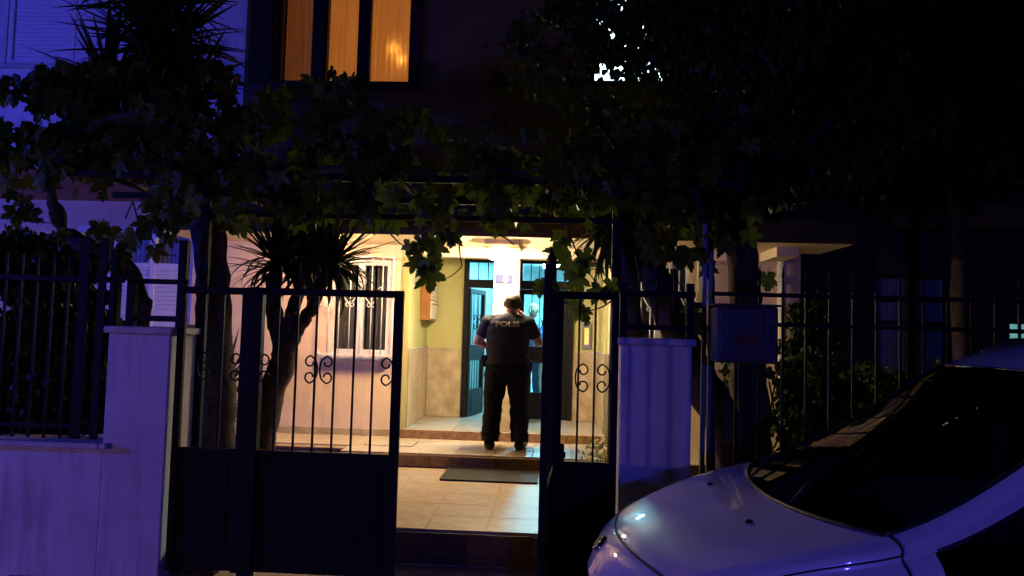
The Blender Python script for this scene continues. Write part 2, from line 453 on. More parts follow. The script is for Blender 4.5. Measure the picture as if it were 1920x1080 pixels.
# porch walls (yellow above a marble dado)
MB().box(-1.92, -1.80, 9.679, 11.12, 0.3, 2.771).build('porch_wall', M_yellow, bl)
MB().box(0.68, 0.80, 9.921, 11.12, 0.3, 2.771).build('porch_wall', M_yellow, bl)
wall_holes(MB(), -1.80, 0.68, 0.3, 2.771, 11.12, 11.30, [(-1.27, 0.31, 0.3, 2.755)]).build('porch_wall', M_yellow, bl)
for j in range(2):
    y0 = 9.69 + j * 0.705
    MB().box(-1.799, -1.775, y0, y0 + 0.702, 0.478, 1.45, 0.003).build('marble_panel', M_marble, bl)
    MB().box(0.655, 0.679, max(y0, 9.71), y0 + 0.702, 0.478, 1.45, 0.003).build('marble_panel', M_marble, bl)
MB().box(-1.772, -1.275, 11.092, 11.118, 0.478, 1.45, 0.003).build('marble_panel', M_marble, bl)
MB().box(0.315, 0.652, 11.092, 11.118, 0.478, 1.45, 0.003).build('marble_panel', M_marble, bl)
MB().box(-1.80, -1.765, 9.685, 11.09, 1.4515, 1.47, 0.003).build('dado_rail', M_coping, bl)
MB().box(0.645, 0.68, 9.71, 11.09, 1.4515, 1.47, 0.003).build('dado_rail', M_coping, bl)
MB().box(0.682, 0.722, 9.655, 9.679, 0.372, 1.47, 0.004).build('corner_strip', M_marblefloor, bl)
# free-standing column at the front of the porch, marble at its foot
MB().box(-0.735, -0.415, 9.62, 9.92, 1.452, 2.634, 0.006).build('column', M_cream, bl)
MB().box(-0.742, -0.408, 9.613, 9.927, 0.477, 1.45, 0.004).build('column_cladding', M_marble, bl)

# hall behind the doors
hw = MB().box(-2.1, -2.0, 11.31, 16.2, 0.3, 3.0).box(1.15, 1.25, 11.31, 16.2, 0.3, 3.0).box(-2.0, 1.15, 16.1, 16.2, 0.3, 3.0)
hw.build('hall_wall', M_hall, bl)
MB().box(-2.0, 1.15, 11.31, 16.1, 2.95, 3.0).build('hall_ceiling', M_hall, bl)
MB().box(-2.0, 1.15, 11.125, 16.1, 0.40, 0.472).build('hall_floor', M_marblefloor, bl)
MB().box(-1.0, -0.86, 12.6, 16.05, 0.473, 2.949).build('hall_partition', M_hall, bl)
MB().box(-1.999, -1.001, 13.45, 13.55, 0.473, 2.949).build('hall_partition', M_hall, bl)
MB().box(0.1, 1.0, 16.04, 16.099, 0.473, 2.5, 0.01).build('inner_door', M_wood, bl)
M_tube = emit_mat('hall_tube_glow', (0.22, 0.76, 1.0), 350); M_tube2 = emit_mat('assumed_side_tube_glow', (0.22, 0.76, 1.0), 55)
for x, y in ((-0.02, 13.5), (-1.5, 12.5)):
    f = thing('hall_light', (x, y, 2.95), 'cool white ceiling light glowing behind the right door transom' if x > -1 else 'assumed cool white ceiling light, unseen in the hall behind the open door leaf', 'ceiling light', 'hall ceiling lights')  # side hall lamp is assumed from the cyan light in the left opening
    MB().box(x - 0.16, x + 0.16, y - 0.62, y + 0.62, 2.915, 2.949, 0.006).build('housing', M_whitemetal, f)
    MB().box(x - 0.15, x + 0.15, y - 0.61, y + 0.61, 2.885, 2.914, 0.01).build('diffuser', M_tube if x > -1 else M_tube2, f)

# entrance door: frame, transom, leaves
fr = MB()
fr.box(-1.27, -1.20, 11.06, 11.16, 0.478, 2.755, 0.003).box(0.24, 0.31, 11.06, 11.16, 0.478, 2.755, 0.003)
fr.box(-1.20, 0.24, 11.06, 11.16, 2.70, 2.755, 0.003).box(-1.20, 0.24, 11.062, 11.158, 2.33, 2.45, 0.003).box(-0.50, -0.43, 11.064, 11.156, 2.45, 2.70, 0.002)
dfr = fr.build('door_frame', M_doorpaint, bl)
MB().box(-1.2, -0.5, 11.105, 11.113, 2.45, 2.70).build('transom_pane', M_glass, dfr)
MB().box(-0.43, 0.24, 11.105, 11.113, 2.45, 2.70).build('transom_pane', M_glass, dfr)
vb = MB().tube([(0, 0, 0), (0, 0, 1)], 0.007, 6).mesh('bar'); vb.materials.append(M_doorpaint)
for x in (-1.07, -0.93, -0.79, -0.65, -0.31, -0.19, -0.07, 0.05, 0.17):
    inst('bar', vb, dfr, (x, 11.09, 2.45), scale=(1, 1, 0.25))


def door_leaf(w, x0, handle_side, ang, hinge):
    """a steel leaf with glass above and in the middle, a solid kick panel; built from its hinge along +x"""
    s = 1 if hinge == 'L' else -1
    root = bpy.data.objects.new('door', None); COL.objects.link(root); root.parent = bl
    root['_w'] = (0, 0, 0)
    root.location = Vector((x0, 11.11, 0.48)) - Vector(bl['_w']); root.rotation_euler = (0, 0, ang)
    H = 1.845
    def X(a, b): return (min(s * a, s * b), max(s * a, s * b))
    fm = MB()
    for a, b, c, d in ((0.0, 0.075, 0, H), (w - 0.075, w, 0, H), (0.0751, w - 0.0751, H - 0.07, H), (0.0751, w - 0.0751, 0.80, 1.03), (0.0751, w - 0.0751, 0, 0.38)):
        x = X(a, b); fm.box(x[0], x[1], -0.025, 0.025, c, d, 0.003)
    x = X(0.14, w - 0.14); fm.box(x[0], x[1], -0.032, -0.0251, 0.07, 0.31, 0.006)
    fm.build('leaf_frame', M_doorpaint, root)
    x = X(0.076, w - 0.076)
    MB().box(x[0], x[1], 0.002, 0.008, 1.031, H - 0.071).build('pane', M_glass, root)
    MB().box(x[0], x[1], 0.002, 0.008, 0.381, 0.799).build('pane', M_glass, root)
    n = 5
    for k in range(1, n):
        xx = s * (0.075 + (w - 0.15) * k / n)
        if k in (2,): MB().tube([(xx, -0.012, 0.38), (xx, -0.012, 0.8)], 0.006, 6).build('bar', M_doorpaint, root)
        else: MB().tube([(xx, -0.012, 0.38), (xx, -0.012, 0.8)], 0.006, 6).tube([(xx, -0.012, 1.03), (xx, -0.012, H - 0.07)], 0.006, 6).build('bar', M_doorpaint, root)
    cx = s * w / 2
    MB().tube([(cx, -0.012, 1.03), (cx, -0.012, H - 0.07)], 0.007, 6).build('bar', M_doorpaint, root)
    for sd in (-1, 1):
        for zz, up in ((1.36, 1), (1.36, -1)):
            pts = [(cx, -0.014, zz), (cx + sd * 0.05, -0.014, zz + up * 0.09), (cx + sd * 0.13, -0.014, zz + up * 0.10), (cx + sd * 0.155, -0.014, zz + up * 0.055), (cx + sd * 0.12, -0.014, zz + up * 0.03), (cx + sd * 0.10, -0.014, zz + up * 0.06)]
            MB().tube(bez(pts, 4), 0.006, 5).build('scroll', M_doorpaint, root)
    MB().lathe((cx, -0.014, 1.36), [(0.0, -0.02), (0.016, -0.014), (0.02, 0), (0.016, 0.014), (0, 0.02)], 10).build('rosette', M_doorpaint, root)
    hx = s * (w - 0.04)
    MB().tube([(hx, -0.025, 0.93), (hx, -0.07, 0.93), (hx - s * 0.11, -0.07, 0.93)], 0.011, 7).build('handle', M_steel, root)
    return root


door_leaf(0.715, 0.238, 1, 0, 'R')
door_leaf(0.715, -1.198, 1, R(77), 'L')


# windows -----------------------------------------------------------
def window(name, w, y, parent, fmat, sashes=2, depth=0.12, curtain=None, gl=M_glass, ft=0.06, curtain_gap=0.06):
    x0, x1, z0, z1 = w
    f = MB()
    f.box(x0, x0 + ft, y, y + depth, z0, z1, 0.004).box(x1 - ft, x1, y, y + depth, z0, z1, 0.004)
    f.box(x0 + ft, x1 - ft, y, y + depth, z0, z0 + ft, 0.004).box(x0 + ft, x1 - ft, y, y + depth, z1 - ft, z1, 0.004)
    sw = (x1 - x0 - 2 * ft) / sashes
    for i in range(1, sashes):
        xm = x0 + ft + i * sw
        f.box(xm - 0.04, xm + 0.04, y + 0.01, y + depth - 0.01, z0 + ft, z1 - ft, 0.003)
    o = f.build(name, fmat, parent)
    for i in range(sashes):
        a = x0 + ft + i * sw; b = a + sw
        MB().box(a + 0.001, b - 0.001, y + depth * 0.5, y + depth * 0.5 + 0.006, z0 + ft, z1 - ft).build('pane', gl, o)
        if curtain:
            c = curtain[i] if isinstance(curtain, (list, tuple)) else curtain
            P = []
            n = 36
            for q in range(n + 1):
                xx = a + sw * q / n
                yy = y + depth + curtain_gap + 0.014 * math.sin(q * 1.35 + i) + 0.008 * math.sin(q * 0.53)
                P.append([Vector((xx, yy, z0 - 0.05)), Vector((xx, yy, z1 + 0.05))])
            MB().grid(P).build('curtain', c, o)
    return o


def grille(win, w, y, n=6):
    """white security bars a hand's breadth in front of a window"""
    x0, x1, z0, z1 = w
    g = MB()
    for zz in (z0 + 0.01, z1 - 0.02): g.box(x0, x1, y - 0.012, y + 0.012, zz - 0.010, zz + 0.010, 0.002)
    for xx in (x0, x1): g.box(xx - 0.012, xx + 0.012, y - 0.0125, y + 0.0125, z0 - 0.001, z1 + 0.001, 0.002)
    for xx in (x0, x1):
        for zz in (z0 + 0.03, (z0 + z1) / 2, z1 - 0.03): g.box(xx - 0.010, xx + 0.010, y + 0.0126, 9.69, zz - 0.01, zz + 0.01)
    g.build('grille_frame', M_whitemetal, win)
    for k in range(1, n + 1):
        xx = x0 + (x1 - x0) * k / (n + 1)
        MB().tube([(xx, y, z0 + 0.015), (xx, y, z1 - 0.025)], 0.007, 6).build('grille_bar', M_whitemetal, win)
    st = (x1 - x0) / (n + 1)
    zc = z0 + (z1 - z0) * 0.50
    for k in range(1, n + 1, 2):
        xx = x0 + st * k
        for sd in (-1, 1):
            pts = [(xx, y - 0.012, zc), (xx + sd * st * 0.55, y - 0.012, zc + 0.10), (xx + sd * st * 0.95, y - 0.012, zc + 0.20), (xx + sd * st * 0.85, y - 0.012, zc + 0.235), (xx + sd * st * 0.65, y - 0.012, zc + 0.21)]
            MB().tube(bez(pts, 4), 0.007, 5).build('grille_scroll', M_whitemetal, win)
            pts = [(xx, y - 0.012, zc + 0.005), (xx + sd * st * 0.2, y - 0.012, zc - 0.02), (xx + sd * st * 0.38, y - 0.012, zc), (xx + sd * st * 0.3, y - 0.012, zc + 0.03)]
            MB().tube(bez(pts, 3), 0.006, 5).build('grille_scroll', M_whitemetal, win)


w1 = window('window', W1, 9.70, bl, M_whitemetal, 2, 0.10, M_sheer, ft=0.075)
MB().box(-2.90, -1.96, 9.60, 9.69, 1.30, 1.358, 0.004).build('sill', M_coping, w1)
grille(w1, (-2.93, -1.985, 1.362, 2.62), 9.56, 6)
wr = window('window', WR, 9.70, bl, M_whitemetal, 2, 0.10, M_sheer)
MB().box(0.86, 1.78, 9.60, 9.69, 1.34, 1.398, 0.004).build('sill', M_coping, wr)
grille(wr, (0.86, 1.78, 1.402, 2.66), 9.56, 7)
M_shut = mat('white_shutter', (0.74, 0.73, 0.74), 0.5, 0.05, 6)
w3 = window('window', W3, 9.70, bl, M_whitemetal, 3, 0.10, mat('white_net_curtain', (0.55, 0.54, 0.56), 0.9, 0.1, 5), ft=0.07)
MB().box(-6.26, -4.56, 9.59, 9.70, 1.19, 1.248, 0.004).build('sill', M_coping, w3)
for i in range(3):
    a = W3[0] + 0.07 + i * (1.44 / 3)
    MB().box(a + 0.04, a + 0.44, 9.712, 9.74, 2.42, 2.47, 0.003).box(a + 0.04, a + 0.44, 9.713, 9.74, 1.80, 1.84, 0.003).build('glazing_bar', M_whitemetal, w3)
slw = MB().box(-0.215, 0.215, -0.010, 0.010, 0, 0.052, 0.007).mesh('slat'); slw.materials.append(M_shut)
for i in range(3):
    for k in range(20):
        inst('slat', slw, w3, (W3[0] + 0.07 + 0.24 + i * 0.48, 9.727, W3[2] + 0.08 + k * 0.055))
w4 = window('window', W4, 9.70, bl, M_whitemetal, 2, 0.10, None, ft=0.07)
sl = MB().box(-0.39, 0.39, -0.012, 0.012, 0, 0.052, 0.008).mesh('slat'); sl.materials.append(M_shut)
for i in range(2):
    for k in range(26):
        inst('slat', sl, w4, (W4[0] + 0.07 + 0.4025 + i * 0.805, 9.735, W4[2] + 0.075 + k * 0.055))
MB().box(-7.36, -5.49, 9.60, 9.699, 4.99, 5.048, 0.004).build('sill', M_coping, w4)
# window with lit curtains
M_brownframe = mat('brown_window_frame', (0.028, 0.017, 0.007), 0.5, 0.2, 9)
u1 = window('window', U1, 8.875, bl, M_brownframe, 3, 0.12, [M_curtain_dim, M_curtain, M_curtain], ft=0.06, curtain_gap=0.05)
for x in (-2.85, -2.30):
    MB().box(x - 0.075, x + 0.075, 8.865, 8.874, U1[2] + 0.0, U1[3], 0.003).build('mullion_cover', M_brownframe, u1)
MB().box(U1[0] - 0.1, U1[1] + 0.1, 8.78, 8.874, U1[2] - 0.05, U1[2] - 0.002, 0.004).build('sill', M_brownframe, u1)
MB().box(U1[1], U1[1] + 0.09, 8.80, 8.849, U1[2], U1[3], 0.004).build('shutter_rail', M_brownframe, u1); MB().box(U1[0] - 0.30, U1[0] - 0.02, 8.80, 8.849, U1[2], U1[3], 0.004).build('shutter_rail', M_brownframe, u1)
M_cool = emit_mat('cool_lit_blind', (0.75, 0.92, 1.0), 4.0, 0.2, 3.0)
u2 = window('window', U2, 8.875, bl, M_brownframe, 2, 0.10, M_cool)
u3 = window('window', U3, 8.875, bl, M_brownframe, 1, 0.10, M_cool)

# ------------------------------------------------------------------ neighbouring building on the right
nb = thing('neighbour_building', (7.5, 12.0, 0), 'dark neighbouring house behind the right fence with brown band', 'building')
M_nb = mat('neighbour_render', (0.16, 0.10, 0.06), 0.9, 0.15, 2)
D1 = tuple(sorted((at(1640, 600, 12).x, at(1785, 600, 12).x))) + (0.2, 2.75)
D2 = (at(1888, 600, 12).x, at(1888, 600, 12).x + 1.0, 1.55, 2.1)
DW = (at(1588, 200, 12).x, at(1725, 200, 12).x, at(1650, 232, 12).z, at(1650, 150, 12).z)
wall_holes(MB(), 3.9, 16, 0, 9, 12, 12.2, [D1, D2, DW]).build('wall', M_nb, nb)
bz0 = at(1750, 432, 11.9).z; bz1 = at(1750, 388, 11.9).z
MB().box(4.05, 16, 11.55, 11.999, bz0, bz1, 0.01).build('storey_band', M_terra, nb)
MB().box(3.9, 4.1, 12.2, 16, 0, 9).build('wall', M_nb, nb)
dd = window('window', D1, 12.03, nb, M_brownframe, 2, 0.08, mat('white_door_curtain', (0.6, 0.6, 0.62), 0.9, 0.15, 4))
for zz in (1.1, 1.98, 2.33):
    MB().box(D1[0] + 0.06, D1[1] - 0.06, 12.02, 12.06, zz, zz + 0.06, 0.003).build('glazing_bar', M_brownframe, dd)
M_teal = emit_mat('dim_teal_blind', (0.22, 0.55, 0.55), 0.55, 0.3, 6)
d2 = window('window', D2, 12.03, nb, M_brownframe, 3, 0.08, M_teal)
for k in (1, 2):
    zz = D2[2] + (D2[3] - D2[2]) * k / 3
    MB().box(D2[0] + 0.06, D2[1] - 0.06, 12.02, 12.06, zz - 0.02, zz + 0.02, 0.003).build('glazing_bar', M_brownframe, d2)
M_dimwin = emit_mat('dim_green_blind', (0.22, 0.27, 0.2), 0.32, 0.4, 4)
window('window', DW, 12.03, nb, M_brownframe, 3, 0.08, M_dimwin)
pipe = thing('drainpipe', (2.80, 9.60, 0.3), 'white drainpipe with collars on wall behind electricity cabinet', 'drainpipe')
MB().tube([(2.80, 9.60, 0.2), (2.80, 9.60, 2.76)], 0.055, 12).build('pipe', M_whitemetal, pipe)
for zz in (0.75, 1.6, 2.4):
    MB().tube([(2.80, 9.60, zz), (2.80, 9.60, zz + 0.09)], 0.066, 12).build('collar', M_whitemetal, pipe)

# ------------------------------------------------------------------ porch things
def ceiling_lamp(x, y, z, label, glow):
    p = thing('porch_lamp', (x, y, z), label, 'lamp', 'lamps under the overhang')
    MB().lathe((x, y, z), [(0.0, 0.0), (0.075, 0.0), (0.085, -0.015), (0.14, -0.035), (0.205, -0.062), (0.208, -0.072), (0.200, -0.072), (0.13, -0.045), (0.0, -0.035)], 32).build('shade', emit_mat('frosted_glass_shade', (1.0, 0.66, 0.34), 2.6) if 'frosted_glass_shade' not in MATS else MATS['frosted_glass_shade'], p)
    MB().lathe((x, y, z - 0.075), [(0.0, 0.01), (0.165, 0.004), (0.172, -0.012), (0.155, -0.05), (0.115, -0.082), (0.06, -0.10), (0.0, -0.106)], 32).build('bowl', glow, p)


lp = at(938, 476, 9.02)
LX, LY = lp.x, 9.02
ceiling_lamp(LX, LY, 2.72, 'round lit ceiling lamp in front of the porch column', emit_mat('porch_lamp_glow', (1.0, 0.76, 0.46), 430))
ceiling_lamp(-2.58, 8.80, 2.772, 'assumed ceiling lamp added under the overhang, hidden behind the forked yucca', emit_mat('assumed_lamp_glow', (1.0, 0.60, 0.29), 165))  # assumed second lamp, added to light the left wall and terrace

hn = thing('house_number', (-0.625, 9.60, 2.33), 'small blue number plate on the white porch column', 'sign')
q = at(945, 523, 9.6)
MB().box(q.x - 0.105, q.x + 0.105, 9.603, 9.6125, q.z - 0.055, q.z + 0.055, 0.002).build('plate', mat('blue_enamel', (0.008, 0.014, 0.09), 0.6, 0.05, 9), hn)
tm = text_mesh('8', 0.115, 0.001, 0.004); tm.materials.append(M_whitemetal)
inst('numeral', tm, hn, (q.x + 0.02, 9.6015, q.z), (R(90), 0, 0))

# mailbox rack on the left porch wall
a = at(797, 600, 9.9)
mbx = thing('mailbox', (-1.76, 10.2, 1.75), 'wooden rack of letter boxes on yellow left porch wall', 'mailbox')
my0, my1 = 10.48, 11.06; mz0, mz1 = 1.84, 2.36
MB().box(-1.799, -1.66, my0, my1, mz0, mz1, 0.006).build('case', M_wood, mbx)
zm = mz0 + 0.53 * (mz1 - mz0)
for k in range(5):
    y0 = my0 + 0.02 + k * (my1 - my0 - 0.04) / 5; y1 = y0 + (my1 - my0 - 0.04) / 5 - 0.012
    d = MB().box(-1.659, -1.645, y0, y1, mz0 + 0.02, zm - 0.01, 0.003).build('box_door', M_paper, mbx)
    MB().box(-1.644, -1.641, y0 + 0.02, y1 - 0.02, zm - 0.06, zm - 0.04).build('slot', M_blackplastic, d)
for k in range(3):
    y0 = my0 + 0.02 + k * (my1 - my0 - 0.04) / 3; y1 = y0 + (my1 - my0 - 0.04) / 3 - 0.012
    d = MB().box(-1.659, -1.647, y0, y1, zm + 0.01, mz1 - 0.02, 0.003).build('notice_panel', M_paper, mbx)
    for r_ in range(4):
        MB().box(-1.646, -1.6445, y0 + 0.02, y1 - 0.03 - 0.03 * (r_ % 2), zm + 0.05 + r_ * 0.04, zm + 0.058 + r_ * 0.04).build('notice_line', M_gunmetal, d)

# intercom panel
ia = at(1092, 603, 11.09); ib = at(1107, 655, 11.09)
ic = thing('intercom', ((ia.x + ib.x) / 2, 11.1, ib.z), 'steel intercom panel with column of glowing yellow buttons right of door', 'intercom')
MB().box(ia.x, ib.x, 11.075, 11.117, ib.z + 0.01, ia.z, 0.004).build('plate', M_steel, ic)
M_btn = emit_mat('button_glow', (1.0, 0.62, 0.08), 1.1)
for k in range(9):
    z = ib.z + 0.07 + k * 0.026
    MB().box(ia.x + 0.035, ib.x - 0.03, 11.069, 11.0745, z, z + 0.019, 0.002).build('button', M_btn, ic)
MB().box(ia.x + 0.03, ib.x - 0.03, 11.071, 11.0745, ia.z - 0.07, ia.z - 0.03, 0.002).build('speaker_slot', M_gunmetal, ic)

# doormat on the lower terrace, cover plate on the upper terrace
m0 = at(835, 895, 7.9)
dm = thing('doormat', (-0.6, 8.05, 0.222), 'black rubber mat lying at the foot of the step', 'doormat')
MB().box(-1.07, -0.10, 7.72, 8.36, 0.2225, 0.234, 0.004).build('mat', M_rubber, dm)
MB().box(-1.075, -0.095, 7.715, 7.745, 0.2345, 0.240, 0.002).box(-1.075, -0.095, 8.335, 8.365, 0.2345, 0.240, 0.002).box(-1.075, -1.045, 7.746, 8.334, 0.2345, 0.240, 0.002).box(-0.125, -0.095, 7.746, 8.334, 0.2345, 0.240, 0.002).build('rim', M_rubber, dm)
mh = thing('inspection_cover', (-1.95, 8.98, 0.371), 'tiled inspection cover with dark joint in the upper terrace', 'cover')
c0 = MB().box(-2.12, -1.55, 8.86, 9.28, 0.372, 0.3735)
c0.build('joint', M_blackplastic, mh)
MB().box(-2.11, -1.56, 8.87, 9.27, 0.3736, 0.3765, 0.002).build('lid', M_tile2, mh)

# ------------------------------------------------------------------ street wall, pillars, fences, gate
GY = 5.2


def pillar(x0, x1, y0, y1, z1, label):
    p = thing('gate_pillar', ((x0 + x1) / 2, (y0 + y1) / 2, -0.012), label, 'pillar')
    MB().box(x0, x1, y0, y1, -0.05, z1 - 0.05, 0.006).build('shaft', M_wallstreet, p)
    MB().box(x0 - 0.025, x1 + 0.025, y0 - 0.03, y1 + 0.025, z1 - 0.0495, z1, 0.008).build('coping', M_coping, p)
    return p


pillar(-3.05, -2.615, 5.2, 5.60, 1.68, 'white plastered gate pillar at left end of gate, lit purple')
pillar(0.47, 0.935, 5.2, 5.60, 1.70, 'white plastered gate pillar just left of the white car')
pp = at(362, 700, 6.5)
pillar(pp.x - 0.09, pp.x + 0.09, 6.5, 6.75, 1.70, 'narrow dim pillar seen through the left fixed gate panel')
gw = thing('garden_wall', (-6, 5.3, -0.012), 'low white street wall with marble coping left of the gate', 'wall')
MB().box(-9.5, -3.052, 5.203, 5.45, -0.05, 0.84, 0.004).build('wall', M_wallstreet, gw)
for i in range(5):
    MB().box(-9.5 + i * 1.29, -9.5 + i * 1.29 + 1.287, 5.15, 5.48, 0.8405, 0.88, 0.006).build('coping_stone', M_coping, gw)
MB().box(-3.0495, -3.0, 5.15, 5.199, 0.8405, 0.88, 0.006).build('coping_stone', M_coping, gw)
gr_ = thing('garden_wall', (4, 5.3, -0.012), 'low street wall carrying the right fence behind the white car', 'wall')
MB().box(0.937, 9.5, 5.203, 5.45, -0.05, 0.60, 0.004).build('wall', M_wallstreet, gr_)
for i in range(7):
    MB().box(0.945 + i * 1.22, 0.945 + i * 1.22 + 1.217, 5.15, 5.48, 0.6005, 0.64, 0.006).build('coping_stone', M_coping, gr_)

bar1 = MB().box(-0.008, 0.008, -0.008, 0.008, 0, 1, 0.0).mesh('bar'); bar1.materials.append(M_iron)
spear = MB().tube([(0, 0, 0), (0, 0, 0.10), (0, 0, 0.112), (0, 0, 0.185)], [0.007, 0.007, 0.011, 0.0015], 6).mesh('spear_tip'); spear.materials.append(M_iron)

lf = thing('fence', (-6, 5.32, 0.88), 'black iron bar fence on the low wall left of gate', 'fence')
MB().box(-9.4, -3.03, 5.30, 5.34, 1.985, 2.025, 0.003).build('rail', M_iron, lf); MB().box(-9.4, -3.06, 5.302, 5.338, 0.95, 0.985, 0.003).build('rail', M_iron, lf)
x = -9.3
while x < -3.1:
    inst('bar', bar1, lf, (x, 5.32, 0.88), scale=(1, 1, 1.30))
    x += 0.115
for px, wd in ((158, 0.075), (192, 0.06)):
    xx = at(px, 600, 5.32).x
    MB().box(xx - wd / 2, xx + wd / 2, 5.285, 5.299, 0.885, 2.30, 0.003).build('flat_post', M_iron, lf)
# posts and rail standing on the left pillar
ps = thing('pillar_railing', (-2.85, 5.36, 1.68), 'short iron posts with rails standing on top of left pillar', 'railing')
for px, h in ((246, 0.36), (340, 0.62), (214, 0.55)):
    xx = at(px, 600, 5.36).x
    MB().box(xx - 0.03, xx + 0.03, 5.33, 5.39, 1.6805, 1.68 + h, 0.004).build('post', M_iron, ps)
MB().box(-3.0, -2.58, 5.345, 5.375, 1.72, 1.76, 0.003).build('rail', M_iron, ps); MB().box(-3.02, -2.58, 5.346, 5.374, 1.985, 2.02, 0.003).build('rail', M_iron, ps)

rf = thing('fence', (4, 5.32, 0.64), 'black spear-tipped iron fence to the right of electricity cabinet', 'fence')
MB().box(1.08, 9.3, 5.305, 5.335, 2.0, 2.028, 0.003).build('rail', M_iron, rf); MB().box(1.08, 9.3, 5.306, 5.334, 1.80, 1.828, 0.003).build('rail', M_iron, rf); MB().box(1.08, 9.3, 5.306, 5.334, 0.72, 0.75, 0.003).build('rail', M_iron, rf)
x = 1.25
while x < 9.2:
    inst('bar', bar1, rf, (x, 5.32, 0.64), scale=(1, 1, 1.4))
    inst('spear_tip', spear, rf, (x, 5.32, 2.03))
    x += 0.155
# heavier railing on the right pillar and its tall post
pr = thing('pillar_railing', (0.7, 5.36, 1.70), 'iron frame of three rails standing on the right gate pillar', 'railing')
MB().box(0.47, 0.98, 5.34, 5.38, 1.98, 2.025, 0.003).build('rail', M_iron, pr); MB().box(0.47, 0.98, 5.341, 5.379, 1.755, 1.79, 0.003).build('rail', M_iron, pr)
for xx in (0.49, 0.945):
    MB().box(xx - 0.025, xx + 0.025, 5.33, 5.39, 1.701, 2.08, 0.004).build('post', M_iron, pr)
for k in range(3):
    MB().tube([(0.6 + k * 0.12, 5.36, 1.79), (0.6 + k * 0.12, 5.36, 2.14), (0.6 + k * 0.12, 5.36, 2.2)], [0.008, 0.008, 0.002], 6).build('spike', M_iron, pr)
tp = thing('tall_post', (1.09, 5.5, 0.16), 'tall slender steel post beside the right gate pillar', 'post')
MB().box(1.055, 1.085, 5.49, 5.53, 0.1, 2.52, 0.003).box(1.10, 1.125, 5.49, 5.53, 0.1, 2.32, 0.003).build('shaft', mat('dull_steel', (0.16, 0.15, 0.14), 0.45, 0.2, 10, metal=0.6), tp)
MB().box(1.0, 1.054, 5.48, 5.54, 1.92, 1.96, 0.003).build('clamp', M_iron, tp)


def gate_leaf(root, x0, x1, zt, bars, scrolls, zp=0.86, spikes=True, y=0.0, st=0.05):
    """iron leaf: two stiles, top rail, mid rail, solid lower panel, bars above with C scrolls; coordinates local to root"""
    MB().box(x0, x0 + st, y - 0.02, y + 0.02, 0.03, zt, 0.004).build('stile', M_iron, root); MB().box(x1 - st, x1, y - 0.02, y + 0.02, 0.03, zt, 0.004).build('stile', M_iron, root)
    MB().box(x0 + st, x1 - st, y - 0.019, y + 0.019, zt - 0.05, zt - 0.001, 0.004).build('top_rail', M_iron, root)
    MB().box(x0 + st, x1 - st, y - 0.019, y + 0.019, zp - 0.03, zp, 0.004).build('mid_rail', M_iron, root)
    pn = MB().box(x0 + st, x1 - st, y - 0.006, y + 0.006, 0.04, zp - 0.031).build('panel', M_iron, root)
    MB().box(x0 + st + 0.05, x1 - st - 0.05, y - 0.014, y - 0.0065, 0.12, zp - 0.11, 0.005).build('raised_field', M_iron, pn)
    n = bars
    for k in range(1, n + 1):
        xx = x0 + st + (x1 - x0 - 2 * st) * k / (n + 1)
        inst('bar', bar1, root, Vector(root['_w']) + Vector((xx, y, zp)), scale=(0.85, 0.85, zt - 0.05 - zp))
        if spikes: inst('spike', spear, root, Vector(root['_w']) + Vector((xx, y, zt)))
    for cx, sd in scrolls:
        MB().tube(scroll(cx, 1.42, 0.085, 0.185, sd, y), 0.0065, 6).build('scroll', M_iron, root)


def gl(name, x, label, cat='gate'):
    o = thing(name, (x, GY + 0.06, 0.0), label, cat); o['_w'] = (0, 0, 0); o['_w'] = (0.0, 0.0, 0.0); return o


# fixed narrow panel at the left
g1 = gl('fixed_gate', -2.55, 'narrow fixed iron gate panel against the left pillar')
gate_leaf(g1, -0.04, 0.46, 1.97, 2, [(0.11, 1), (0.43, -1)], y=0.0)
# closed left leaf
g2 = gl('gate_leaf', -2.07, 'closed iron gate leaf with scrolls left of the opening')
gate_leaf(g2, -0.01, 1.055, 1.975, 6, [(0.47, -1), (0.49, 1), (0.05, 1), (1.0, -1)], st=0.065)
MB().box(-0.02, 0.08, -0.035, 0.035, 0.0, 1.97, 0.004).build('hinge_post', M_iron, g2)
# fixed/closed right leaf, narrow
g3 = gl('gate_leaf', 0.03, 'narrow closed iron gate leaf against the right pillar')
gate_leaf(g3, 0.0, 0.425, 2.0, 2, [(0.14, 1), (0.37, -1)], spikes=False)
MB().box(-0.005, 0.075, -0.05, -0.0205, 0.86, 0.98, 0.006).box(0.03, 0.085, -0.07, -0.051, 0.89, 0.93, 0.005).build('lock', M_iron, g3)
# open leaf, swung out towards the street and seen almost edge-on
g4 = gl('gate_leaf', 0.03, 'open iron gate leaf swung outwards and seen edge-on')
gate_leaf(g4, 0.03, 1.06, 2.03, 6, [(0.5, -1), (0.54, 1)], st=0.06)
g4.rotation_euler = (0, 0, R(-93))
MB().box(1.0, 1.06, -0.021, 0.021, 2.03, 2.09, 0.004).build('stile_cap', M_iron, g4)

# pergola: portal above the gate and rails running back to the house
pg = thing('pergola', (-1.0, 5.4, 0.0), 'dark iron pergola frame above the gate carrying grape vine', 'pergola')
for xx in (-2.60, 0.455):
    MB().box(xx - 0.03, xx + 0.03, 5.61, 5.67, 0.0, 2.82, 0.004).build('post', M_iron, pg)
for yy in (5.64, 6.6, 7.6):
    MB().box(-3.9, 1.4, yy - 0.025, yy + 0.025, 2.80, 2.85, 0.004).build('cross_rail', M_iron, pg)
MB().box(-2.57, 0.43, 5.62, 5.66, 2.52, 2.56, 0.004).build('lintel', M_iron, pg)
for i in range(7):
    xx = -3.6 + i * 0.8
    MB().box(xx - 0.02, xx + 0.02, 5.4, 8.78, 2.851, 2.89, 0.004).build('rafter', M_iron, pg)

